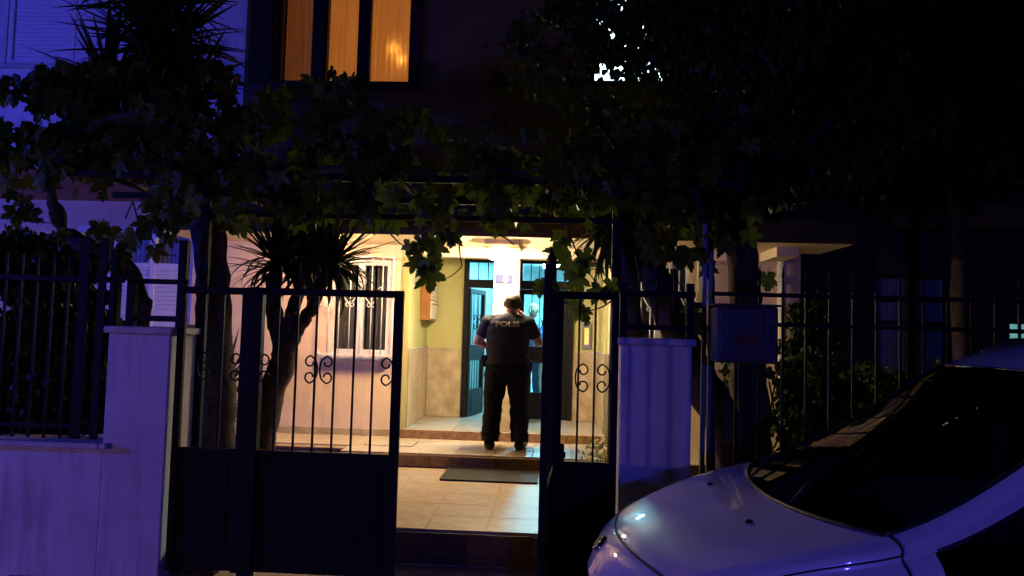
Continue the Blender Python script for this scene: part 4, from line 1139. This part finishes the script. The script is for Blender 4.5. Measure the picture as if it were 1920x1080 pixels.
def person(name, label, loc, rotz, J, mats, voxel=0.008, belly=0.03, scale=1.0, group=None):
    """J: joints in the person's own frame, +y is forward. Returns root and the shirt object"""
    V = lambda k: Vector(J[k])
    mb = MB()
    # torso, neck
    loft(mb, [(.84, 0, 0, .15, .11), (.90, 0, 0, .185, .135), (.98, 0, belly * .4, .198, .145), (1.06, 0, belly * .8, .200, .150), (1.16, 0, belly, .200, .150), (1.26, 0, belly * .6, .205, .140), (1.36, 0, .005, .210, .128), (1.43, 0, -.005, .200, .112), (1.48, 0, -.012, .165, .092), (1.515, 0, -.015, .10, .075), (1.54, .005, -.01, .07, .066)])
    H = V('head')
    capsule(mb, [(0, -.012, 1.46), (H.x * .5, H.y * .4 - .005, 1.54), (H.x * .9, H.y * .8 - .01, H.z - .05)], [.075, .062, .06])
    # trapezius slope
    for s in (-1, 1): capsule(mb, [(s * .04, -.012, 1.52), (s * .17, -.005, 1.462)], [.048, .058])
    # head: cranium, face, jaw, nose, ears
    yaw = J.get('yaw', 0); Rz = Matrix.Rotation(yaw, 3, 'Z') @ Matrix.Rotation(J.get('tilt', 0), 3, 'Y')
    hb = MB()
    loft(hb, [(.118, 0, -.012, .012, .014), (.110, 0, -.012, .038, .05), (.088, 0, -.010, .063, .080), (.05, 0, -.008, .076, .097), (0, 0, -.004, .077, .099), (-.04, 0, .006, .070, .088), (-.075, 0, .024, .056, .066), (-.105, 0, .04, .038, .046), (-.117, 0, .045, .018, .024)], 24, 2.1)
    capsule(hb, [(0, .098, .012), (0, .112, -.012), (0, .118, -.030)], [.009, .011, .014], 8)
    capsule(hb, [(-.016, .094, -.064), (0, .101, -.062), (.016, .094, -.064)], [.007, .009, .007], 8)
    for s in (-1, 1):
        capsule(hb, [(s * .078, -.012, .028), (s * .088, -.020, .012), (s * .084, -.012, -.03)], [.009, .011, .008], 8)
        capsule(hb, [(s * .014, .092, .03), (s * .045, .082, .032)], [.009, .008], 8)
    mb.add([H + Rz @ p for p in hb.v], hb.f, True)
    # arms
    for s, k in ((-1, 'l'), (1, 'r')):
        S = V('sh' + k); E_ = V('el' + k); W = V('wr' + k)
        capsule(mb, [S, S + (E_ - S) * .45, E_], [.068, .056, .046])
        capsule(mb, [E_, E_ + (W - E_) * .35, W], [.047, .046, .029])
        hand(mb, W, J['hd' + k], J['hn' + k], J['hc' + k], s)
        HP = V('hip' + k); K = V('kn' + k); A = V('an' + k)
        capsule(mb, [HP, HP + (K - HP) * .4, K], [.112, .098, .066])
        capsule(mb, [K, K + (A - K) * .35, A], [.066, .068, .044])
        T = Vector(J['toe' + k])
        capsule(mb, [A + Vector((0, -.03, -.045)), A + (T - A) * .5 + Vector((0, 0, -.005)), T], [.045, .046, .036])
    me = remeshed(mb, voxel, 'body')
    root = thing(name, loc, label, 'person', group); root.rotation_euler = (0, 0, rotz); root['_w'] = (0, 0, 0); root.scale = (scale,) * 3
    me.materials.append(mats['skin'])
    body = bpy.data.objects.new('body', me); COL.objects.link(body); body.parent = root
    co_ = [v.co.copy() for v in me.vertices]; no_ = [v.normal.copy() for v in me.vertices]
    bones = {'fore_l': (V('ell'), V('wrl')), 'fore_r': (V('elr'), V('wrr')), 'hand_l': (V('wrl'), V('wrl') + Vector(J['hdl']).normalized() * .16), 'hand_r': (V('wrr'), V('wrr') + Vector(J['hdr']).normalized() * .16),
             'up_l': (V('shl'), V('ell')), 'up_r': (V('shr'), V('elr')), 'spine': (Vector((0, 0, .9)), Vector((0, 0, 1.45))), 'sh1': (Vector((-.16, 0, 1.42)), Vector((.16, 0, 1.42))), 'head': (Vector((H.x, H.y, H.z - .09)), H)}
    rad = {'fore_l': .04, 'fore_r': .04, 'hand_l': .035, 'hand_r': .035, 'up_l': .055, 'up_r': .055, 'spine': .17, 'sh1': .11, 'head': .085}
    cls = []
    for p in co_:
        best = None
        for k, (a, b) in bones.items():
            dd, t = seg_dist(p, a, b); dd -= rad[k]
            if best is None or dd < best[0]: best = (dd, k, t)
        cls.append(best)

    def garment(gname, keep, infl, material, wr=0.0, fr=9.0):
        ok = [keep(co_[i], cls[i]) for i in range(len(co_))]; idx = {}; vv = []; ff = []
        for p in me.polygons:
            if all(ok[i] for i in p.vertices):
                t = []
                for i in p.vertices:
                    if i not in idx:
                        idx[i] = len(vv); q = co_[i]
                        w_ = wr * (mnoise.noise(Vector((q.x * fr, q.y * fr, q.z * fr * 1.6))) + .5 * mnoise.noise(q * fr * 2.3))
                        vv.append(q + no_[i] * ((infl(q) if callable(infl) else infl) + w_))
                    t.append(idx[i])
                ff.append(tuple(t))
        g = MB().add(vv, ff, True).build(gname, material, root)
        return g

    def sleeve(c):
        return c[1] in ('spine', 'sh1') or (c[1] in ('up_l', 'up_r') and c[2] < J.get('sleeve', .80)) or (J.get('sleeve', .8) > 1 and c[1] in ('fore_l', 'fore_r'))
    shirt = garment('shirt', lambda p, c: sleeve(c) and 0.96 < p.z < 1.545 - 0.04 * min(1, abs(p.x) * 4), .016, mats['shirt'], .007, 8)
    garment('trousers', lambda p, c: .085 < p.z < 1.0 and c[1] in ('spine',) or (.085 < p.z < .9 and c[1] not in ('hand_l', 'hand_r', 'fore_l', 'fore_r')), lambda q: .014 + .018 * max(0, min(1, (.9 - q.z) / .5)) + (.012 if q.z < .2 else 0), mats['trousers'], .012, 7)
    for s in (-1, 1): garment('shoe', lambda p, c: p.z < .135 and p.x * s > 0, .010, mats['shoes'])
    garment('belt', lambda p, c: .965 < p.z < 1.015 and c[1] == 'spine', .030, mats['belt'])
    Ri = Rz.inverted()

    def hairy(p, c):
        q = Ri @ (p - H)
        return (q.z > .055 and q.y < .075 - .2 * max(0, .09 - q.z)) or (q.y < -.005 - .12 * (.0 - q.z if q.z < 0 else 0) and q.z > -.055 and c[1] == 'head')
    garment('hair', hairy, .006, mats['hair'], .003, 30)
    for s in (-1, 1):     # eyes
        p = H + Rz @ Vector((s * .03, .088, .012))
        MB().lathe(p, [(0, -.011), (.008, -.008), (.011, 0), (.008, .008), (0, .011)], 10).build('eye', M_whitemetal, root)
    return root, shirt


M_skin = mat('skin', (0.48, 0.24, 0.16), 0.5, 0.06, 20)
M_shirt = mat('grey_blue_uniform', (0.013, 0.018, 0.034), 0.85, 0.15, 30, 0.2, 200)
M_trou = mat('navy_trousers', (0.0035, 0.004, 0.007), 0.95, 0.15, 30, 0.2, 200)
M_boot = mat('black_boot', (0.012, 0.011, 0.011), 0.45, 0.1, 30)
M_hairdk = mat('dark_brown_hair', (0.045, 0.026, 0.016), 0.55, 0.3, 60, 0.5, 120)
OFF = dict(head=(.045, .03, 1.66), yaw=R(-16), tilt=R(4),
           shl=(-.195, -.005, 1.445), shr=(.195, -.005, 1.45), ell=(-.305, .03, 1.215), elr=(.315, .10, 1.225), wrl=(-.13, .22, 1.13), wrr=(.165, .13, 1.475),
           hdl=(.9, .35, -.1), hnl=(-.1, -1, .0), hcl=.9, hdr=(-.25, -.05, .95), hnr=(-1, .1, -.2), hcr=1.0,
           hipl=(-.105, 0, .89), hipr=(.105, 0, .89), knl=(-.135, .02, .49), knr=(.135, .02, .49), anl=(-.15, -.02, .10), anr=(.15, -.02, .10), toel=(-.18, .18, .042), toer=(.18, .18, .042), sleeve=.70)
fo = at(946, 843, 8.9)
OX, OY, OZ = fo.x, 8.9, 0.372
off, shirt = person('person', 'person in dark uniform with POLIS lettering, back turned, phoning on the terrace', (OX, OY, OZ), 0, OFF, dict(skin=M_skin, shirt=M_shirt, trousers=M_trou, shoes=M_boot, belt=M_blackplastic, hair=M_hairdk), 0.0075, 0.03)
off.scale = (1.13, 1.08, 1.0)
# collar, belt gear
P = []
for k in range(19):
    a = R(-200 + k * 220 / 18); P.append([Vector((.012 + .082 * math.cos(a), .0 + .078 * math.sin(a), 1.505)), Vector((.022 + .072 * math.cos(a), .012 + .07 * math.sin(a), 1.56))])
MB().grid(P).build('collar', M_shirt, off)
MB().box(-.262, -.205, -.06, .05, .93, 1.07, .012).build('holster', M_blackplastic, off)
MB().box(.212, .262, -.05, .04, .90, 1.02, .012).build('pouch', M_blackplastic, off)
MB().box(.205, .235, -.10, -.055, .95, 1.05, .008).build('radio', M_blackplastic, off)
MB().tube([(-.115, .06, 1.46), (-.12, .06, 1.56)], .006, 6).build('radio_aerial', M_blackplastic, off)
# lettering across the shoulders, laid onto the cloth
bpy.context.view_layer.update()
bv = BVHTree.FromPolygons([v.co for v in shirt.data.vertices], [tuple(p.vertices) for p in shirt.data.polygons])
tmsh = text_mesh('POLIS', 0.083, 0.0, 0.0035)
bmt = bmesh.new(); bmt.from_mesh(tmsh); bmesh.ops.triangulate(bmt, faces=bmt.faces)
for _ in range(2):
    bmesh.ops.subdivide_edges(bmt, edges=[e for e in bmt.edges if e.calc_length() > .018], cuts=1); bmesh.ops.triangulate(bmt, faces=bmt.faces)
for v in bmt.verts:
    x = v.co.x * 1.15; z = 1.425 + v.co.y
    h = bv.ray_cast(Vector((x, -1, z)), Vector((0, 1, 0)))
    v.co = (h[0] + Vector((0, -.0035, 0))) if h[0] else Vector((x, -.11, z))
bmt.to_mesh(tmsh); bmt.free(); tmsh.materials.append(mat('reflective_print', (0.36, 0.32, 0.21), 0.6, 0.1, 30))
lt_ = bpy.data.objects.new('back_lettering', tmsh); COL.objects.link(lt_); lt_.parent = off
ph = thing('mobile_phone', (OX + .125, OY + .10, OZ + 1.55), 'dark mobile phone held to the right ear of the phoning person', 'phone')
ph['_w'] = (0, 0, 0)
MB().box(-.005, .005, -.035, .035, -.06, .085, .003).build('case', M_blackplastic, ph); ph.rotation_euler = (R(-12), R(-8), 0)

STAND = dict(head=(0, .03, 1.66), yaw=0, tilt=0, shl=(-.195, -.005, 1.445), shr=(.195, -.005, 1.445), ell=(-.27, -.03, 1.17), elr=(.27, -.03, 1.17), wrl=(-.26, .07, .93), wrr=(.17, .16, 1.06),
             hdl=(0, .15, -1), hnl=(1, 0, 0), hcl=.4, hdr=(-.9, .3, .1), hnr=(0, -1, .3), hcr=.6,
             hipl=(-.1, 0, .89), hipr=(.1, 0, .89), knl=(-.11, .02, .49), knr=(.11, .02, .49), anl=(-.12, -.02, .10), anr=(.12, -.02, .10), toel=(-.15, .18, .042), toer=(.15, .18, .042), sleeve=1.2)
M_blue_j = mat('blue_jacket', (0.03, 0.10, 0.30), 0.8, 0.2, 20, 0.2, 100)
M_grey_h = mat('grey_hair', (0.4, 0.4, 0.4), 0.6, 0.2, 60)
h1 = at(1047, 600, 12.3)
person('person', 'person in dark blue jacket inside hall behind right door pane', (h1.x + .03, 12.3, .473), R(150), dict(STAND, yaw=R(20)), dict(skin=M_skin, shirt=M_blue_j, trousers=M_trou, shoes=M_boot, belt=M_blackplastic, hair=M_hairdk), 0.011)
h2 = at(1000, 600, 13.2)
person('person', 'person in pale blue top in hall beside the phoning person', (h2.x, 13.2, .473), R(165), dict(STAND, yaw=R(-10)), dict(skin=M_skin, shirt=mat('pale_blue_shirt', (0.16, 0.30, 0.5), 0.8, 0.2, 14), trousers=mat('dark_jeans', (0.03, 0.05, 0.1), 0.85, .2, 20), shoes=M_boot, belt=M_blackplastic, hair=M_grey_h), 0.011, scale=.97)

# ------------------------------------------------------------------ white van-like car parked before the fence
CX, CY = 0.185, 3.44
car = thing('parked_car', (CX + 2.1, CY, ZR), 'white car with sloping windscreen parked at right in front of gate', 'car')


def pchip(K):
    xs = [k[0] for k in K]; ys = [k[1] for k in K]; n = len(xs)
    h = [xs[i + 1] - xs[i] for i in range(n - 1)]; d = [(ys[i + 1] - ys[i]) / h[i] for i in range(n - 1)]
    m = [d[0]] + [0 if d[i - 1] * d[i] <= 0 else 2 * d[i - 1] * d[i] / (d[i - 1] + d[i]) for i in range(1, n - 1)] + [d[-1]]

    def f(x):
        x = max(xs[0], min(xs[-1], x)); i = 0
        while i < n - 2 and x > xs[i + 1]: i += 1
        t = (x - xs[i]) / h[i]
        return (2 * t ** 3 - 3 * t * t + 1) * ys[i] + (t ** 3 - 2 * t * t + t) * h[i] * m[i] + (-2 * t ** 3 + 3 * t * t) * ys[i + 1] + (t ** 3 - t * t) * h[i] * m[i + 1]
    return f


UE = 4.15
wid = pchip([(0, .66), (.05, .78), (.15, .88), (.4, .96), (.9, 1.0), (3.4, 1.0), (4.0, .96), (UE, .90)])
rows_z = [
    pchip([(0, .70), (.05, .81), (.12, .865), (.33, .945), (.55, 1.005), (.75, 1.055), (1.0, 1.17), (1.3, 1.335), (1.6, 1.53), (1.78, 1.64), (2.0, 1.735), (2.3, 1.80), (2.8, 1.835), (3.4, 1.83), (3.9, 1.77), (4.08, 1.66), (UE, 1.52)]),
    pchip([(0, .68), (.05, .79), (.12, .845), (.33, .925), (.55, .99), (.75, 1.04), (.92, 1.08), (1.1, 1.15), (1.4, 1.315), (1.83, 1.61), (2.1, 1.70), (2.5, 1.755), (3.4, 1.76), (3.9, 1.70), (4.08, 1.55), (UE, 1.42)]),
    pchip([(0, .65), (.05, .74), (.12, .79), (.33, .87), (.55, .94), (.92, 1.02), (1.1, 1.075), (1.4, 1.22), (1.83, 1.50), (2.1, 1.60), (2.5, 1.65), (3.4, 1.66), (3.9, 1.56), (4.08, 1.46), (UE, 1.35)]),
    pchip([(0, .58), (.05, .65), (.12, .70), (.33, .79), (.55, .86), (.92, .94), (1.2, .985), (1.6, 1.0), (2.5, 1.01), (3.9, 1.02), (UE, 1.0)]),
    pchip([(0, .48), (.12, .52), (.5, .60), (1.2, .62), (3.9, .64), (UE, .62)]),
]
rows_t = [
    pchip([(0, 0), (UE, 0)]),
    pchip([(0, .64), (.92, .70), (1.83, .60), (2.5, .58), (UE, .58)]),
    pchip([(0, .74), (.92, .785), (1.83, .685), (2.5, .665), (UE, .66)]),
    pchip([(0, .82), (.92, .845), (UE, .85)]),
    pchip([(0, .86), (.92, .875), (UE, .875)]),
    pchip([(0, .83), (UE, .84)]),
]
WU = (0.72, 3.32)


def sill(u):
    z = 0.10 if u > .06 else .16
    for c in WU:
        if abs(u - c) < .385: z = max(z, ZR + .30 + math.sqrt(.385 ** 2 - (u - c) ** 2))
    return z


def S(u, v, side):
    """point of the body surface: u along the car, v 0 (centre line) .. 5 (sill)"""
    w_ = wid(u) * 1.10
    T = [f(u) * w_ for f in rows_t]; Z = [f(u) for f in rows_z] + [sill(u)]
    i = min(int(v), 4); t = v - i
    def cr(A):
        a = A[abs(i - 1)] if i > 0 else (A[1] if A is Z else -A[1])
        b, c = A[i], A[i + 1]; d = A[i + 2] if i < 4 else 2 * A[5] - A[4]
        return 0.5 * ((2 * b) + (c - a) * t + (2 * a - 5 * b + 4 * c - d) * t * t + (3 * b - a - 3 * c + d) * t ** 3)
    tt = cr(T); z = cr(Z)
    x = u + (.30 * (tt / .85) ** 2) * math.exp(-u / .42) - (.12 * (tt / .85) ** 2) * math.exp(-(UE - u) / .3)
    return Vector((CX + x, CY + side * tt, z))


def patch(mb, fu0, fu1, v0, v1, nu, nv, sides=(1, -1), inset=0.0):
    for s in sides:
        P = []
        for j in range(nv + 1):
            v = v0 + (v1 - v0) * j / nv; a = fu0(v) if callable(fu0) else fu0; b = fu1(v) if callable(fu1) else fu1
            P.append([S(a + (b - a) * i / nu, v, s) - Vector((0, 0, inset)) for i in range(nu + 1)])
        if s > 0: P = P[::-1]
        mb.grid(P)
    return mb


base_u = lambda v: .745 + .165 * v ** 2.2
top_u = lambda v: 1.74 + .09 * v ** 2
shut_u = lambda v: .115 + .02 * v
# body shell around the glass
body = MB()
patch(body, shut_u, base_u, 0, 1, 16, 8)                          # bonnet
patch(body, 0.0, shut_u, 0, 1, 5, 8)
patch(body, top_u, 3.98, 0, 1, 26, 8)                             # roof
patch(body, 0.0, .91, 1, 2, 18, 4); patch(body, .91, 1.83, 1, 2, 14, 4); patch(body, 1.83, UE, 1, 2, 26, 4)
SW = [(1.03, 2.18), (2.27, 3.02), (3.11, 3.86)]                   # side windows
patch(body, 0.0, 1.03, 2, 3, 20, 5); patch(body, 2.18, 2.27, 2, 3, 2, 5); patch(body, 3.02, 3.11, 2, 3, 2, 5); patch(body, 3.86, UE, 2, 3, 6, 5)
patch(body, 0.0, UE, 3, 4, 70, 5); patch(body, 0.0, UE, 4, 5, 130, 5)
patch(body, 3.98, UE, 0, 1, 5, 8)
for u, flip in ((0.0, False), (UE, True)):                        # nose and tail faces
    P = []
    for j in range(31):
        v = 5 * j / 30; a = S(u, v, -1); b = S(u, v, 1)
        row = []
        for i in range(17):
            t = i / 16; y = a.y + (b.y - a.y) * t; tt = abs(y - CY)
            x = u + (.30 * (tt / .85) ** 2) * math.exp(-u / .42) - (.12 * (tt / .85) ** 2) * math.exp(-(UE - u) / .3)
            row.append(Vector((CX + x, y, a.z)))
        P.append(row)
    body.grid(P)
bo = body.build('body', M_paint, car, True)
bm = bmesh.new(); bm.from_mesh(bo.data); bmesh.ops.remove_doubles(bm, verts=bm.verts, dist=.0012); bmesh.ops.recalc_face_normals(bm, faces=bm.faces); bm.to_mesh(bo.data); bm.free()
ws = patch(MB(), base_u, top_u, 0, 1, 24, 8).build('windscreen', M_carglass, car)
for a, b in SW:
    for s in (1, -1): patch(MB(), a, b, 2, 3, 12, 5, (s,)).build('side_window', M_carglass, car)
# seals and panel gaps


def line(name, fn, r, mtl, parent=car):
    MB().tube([fn(k) for k in range(41)], r, 6).build(name, mtl, parent)


edge = [S(base_u(1 - k / 20), 1 - k / 20, 1) for k in range(20)] + [S(base_u(k / 20), k / 20, -1) for k in range(21)]
MB().tube(edge, .012, 6).build('seal', M_blackplastic, ws)
edge = [S(top_u(1 - k / 20), 1 - k / 20, 1) for k in range(20)] + [S(top_u(k / 20), k / 20, -1) for k in range(21)]
MB().tube(edge, .006, 6).build('seal', M_chrome, ws)
for s in (1, -1):
    MB().tube([S(base_u(1) + (top_u(1) - base_u(1)) * k / 24, 1, s) for k in range(25)], .010, 6).build('seal', M_blackplastic, ws)
    line('panel_gap', lambda k: S(.92 + .0 * k, 1.02 + 2.9 * k / 40, s), .0045, M_blackplastic)
    line('panel_gap', lambda k: S(.14 + .78 * k / 40, 1.75, s), .0035, M_blackplastic)
    line('panel_gap', lambda k: S(2.225, 1.8 + 3.0 * k / 40, s), .0045, M_blackplastic)
    MB().tube([S(1.04 + (2.82 * k / 30), 2.0, s) for k in range(31)], .009, 6).build('window_trim', M_blackplastic, car)
    MB().tube([S(1.04 + (2.82 * k / 30), 3.0, s) for k in range(31)], .009, 6).build('window_trim', M_blackplastic, car)
    # roof rail, headlight, mirror, door handle
    MB().tube([S(2.05, 1.25, s) + Vector((0, 0, .0)), S(2.2, 1.25, s) + Vector((0, 0, .035)), S(3.6, 1.25, s) + Vector((0, 0, .035)), S(3.75, 1.25, s)], .014, 7).build('roof_rail', M_blackplastic, car)
    hl = []
    for j in range(7): hl.append([S(.03 + (.24) * i / 10, 2.05 + 1.3 * j / 6, s) + Vector((-.004, s * .003, .003)) for i in range(11)])
    MB().grid(hl).build('headlight', M_chrome, car)
    mp = S(1.32, 3.0, s)
    mm = MB(); loft(mm, [(mp.z + .0, mp.x, mp.y + s * .13, .05, .07), (mp.z + .03, mp.x, mp.y + s * .13, .075, .10), (mp.z + .10, mp.x, mp.y + s * .13, .075, .10), (mp.z + .15, mp.x, mp.y + s * .13, .05, .08)], 20, 3)
    mm.box(mp.x - .02, mp.x + .03, min(mp.y - s * .02, mp.y + s * .06), max(mp.y - s * .02, mp.y + s * .06), mp.z + .01, mp.z + .05, .006)
    mm.build('wing_mirror', M_blackplastic, car)
    hp = S(2.08, 3.45, s)
    MB().box(hp.x - .08, hp.x + .08, hp.y - .015, hp.y + .02, hp.z - .012, hp.z + .012, .006).build('door_handle', M_blackplastic, car)
gap = [S(shut_u(1.75 * (1 - k / 20)), 1.75 * (1 - k / 20), 1) for k in range(20)] + [S(shut_u(1.75 * k / 20), 1.75 * k / 20, -1) for k in range(21)]
MB().tube(gap, .0055, 6).build('panel_gap', M_blackplastic, car)
# badge on the nose, washer jets, wipers, grille, number plate
bp = S(.05, .0, 1); nrm = Vector((-.75, 0, .66)).normalized()
bd = MB().lathe((0, 0, 0), [(0, .010), (.030, .012), (.038, .014), (.046, .012), (.050, .0)], 24)
q = nrm.to_track_quat('Z', 'Y').to_matrix()
bd.v = [bp + q @ Vector((p.x, p.y * .8, p.z)) for p in bd.v]
bd.build('badge', M_chrome, car)
bd2 = MB().lathe((0, 0, 0), [(0, .0145), (.027, .0145)], 20); bd2.v = [bp + q @ Vector((p.x, p.y * .8, p.z)) for p in bd2.v]; bd2.build('badge_field', M_blackplastic, car)
for s in (1, -1):
    j = S(.58, .45, s)
    MB().lathe(j, [(.016, 0), (.014, .008), (.006, .012), (0, .012)], 10).build('washer_jet', M_blackplastic, car)
    w0 = S(base_u(.35), .35, s) + Vector((.01, 0, .02)); w1_ = S(1.05, .75 if s > 0 else .05, 1 if s > 0 else -1) + Vector((0, 0, .02))
    MB().tube([w0, (w0 + w1_) / 2 + Vector((0, 0, .02)), w1_], .007, 5).build('wiper', M_blackplastic, car)
MB().box(CX + .0, CX + .05, CY - .36, CY + .36, .38, .50, .01).build('front_grille', M_blackplastic, car)
MB().box(CX - .015, CX + .004, CY - .26, CY + .26, .24, .35, .003).build('number_plate', M_whitemetal, car)
# inside: floor, dashboard, seats, steering wheel
MB().box(CX + .5, CX + 4.0, CY - .70, CY + .70, .12, .17).build('cabin_floor', M_dark, car)
dsh = MB().box(CX + .86, CX + 1.35, CY - .60, CY + .60, .72, .98, .05); dsh.build('dashboard', M_dark, car)
for s in (-1, 1):
    x0 = CX + 1.95; y0 = CY + s * .36
    st_ = MB().box(x0, x0 + .5, y0 - .24, y0 + .24, .17, .55, .05); seat = st_.build('seat', M_dark, car)
    MB().box(x0 + .45, x0 + .60, y0 - .23, y0 + .23, .56, 1.12, .05).build('backrest', M_dark, seat)
    MB().box(x0 + .48, x0 + .58, y0 - .12, y0 + .12, 1.15, 1.33, .04).build('headrest', M_dark, seat)
ring = [Vector((CX + 1.48 + .05 * math.sin(a), CY - .36 + .18 * math.cos(a), .93 + .17 * math.sin(a))) for a in [2 * math.pi * k / 28 for k in range(29)]]
MB().tube(ring, .014, 6, caps=False).tube([(CX + 1.30, CY - .36, .86), (CX + 1.48, CY - .36, .93)], .03, 8).build('steering_wheel', M_dark, car)
MB().box(CX + 1.70, CX + 1.73, CY - .11, CY + .11, 1.40, 1.46, .01).build('rear_view_mirror', M_blackplastic, car)
for c in WU:
    for s in (1, -1):
        y = CY + s * .83
        wz = ZR + .30
        wl_ = MB().lathe((CX + c, y, wz), [(.19, -.10), (.27, -.10), (.295, -.08), (.30, 0), (.295, .08), (.27, .10), (.19, .10)], 32, 'Y').build('wheel', M_rubber, car)
        MB().lathe((CX + c, y, wz), [(0, s * .06), (.06, s * .085), (.10, s * .075), (.17, s * .085), (.195, s * .095), (.20, s * .06)], 24, 'Y').build('rim', M_steel, wl_)
        MB().lathe((CX + c, y - s * .09, wz + .02), [(.0, 0), (.385, 0), (.385, s * .15)], 32, 'Y').build('wheel_arch', M_blackplastic, car)

# room lamp with two bulbs close behind the right curtain, glowing through the cloth
p0 = at(746, 105, 9.12)
rl = thing('room_lamp', (p0.x, 9.16, p0.z - 0.25), 'two-bulb lamp glowing through the right orange curtain', 'lamp')
MB().tube([(p0.x, 9.2, p0.z - 0.6), (p0.x, 9.2, p0.z)], 0.008, 6).build('stem', M_brownframe, rl)
for px, py in ((740, 95), (753, 115)):
    p = at(px, py, 9.115)
    MB().lathe(p, [(0, -.03), (.016, -.025), (.024, 0), (.016, .022), (0, .03)], 12).build('bulb', MATS.get('bulb_glow') or emit_mat('bulb_glow', (1.0, .62, .2), 14), rl)
for m in (M_curtain, M_curtain_dim):
    nt = m.node_tree; tr = nt.nodes.new('ShaderNodeBsdfTranslucent'); tr.inputs[0].default_value = (.8, .5, .2, 1)
    ms = nt.nodes.new('ShaderNodeAddShader'); out = nt.nodes['Material Output']; src = nt.nodes['Principled BSDF']
    nt.links.new(src.outputs[0], ms.inputs[0]); nt.links.new(tr.outputs[0], ms.inputs[1]); nt.links.new(ms.outputs[0], out.inputs['Surface'])

for o in sc.objects:
    if '_w' in o: del o['_w']
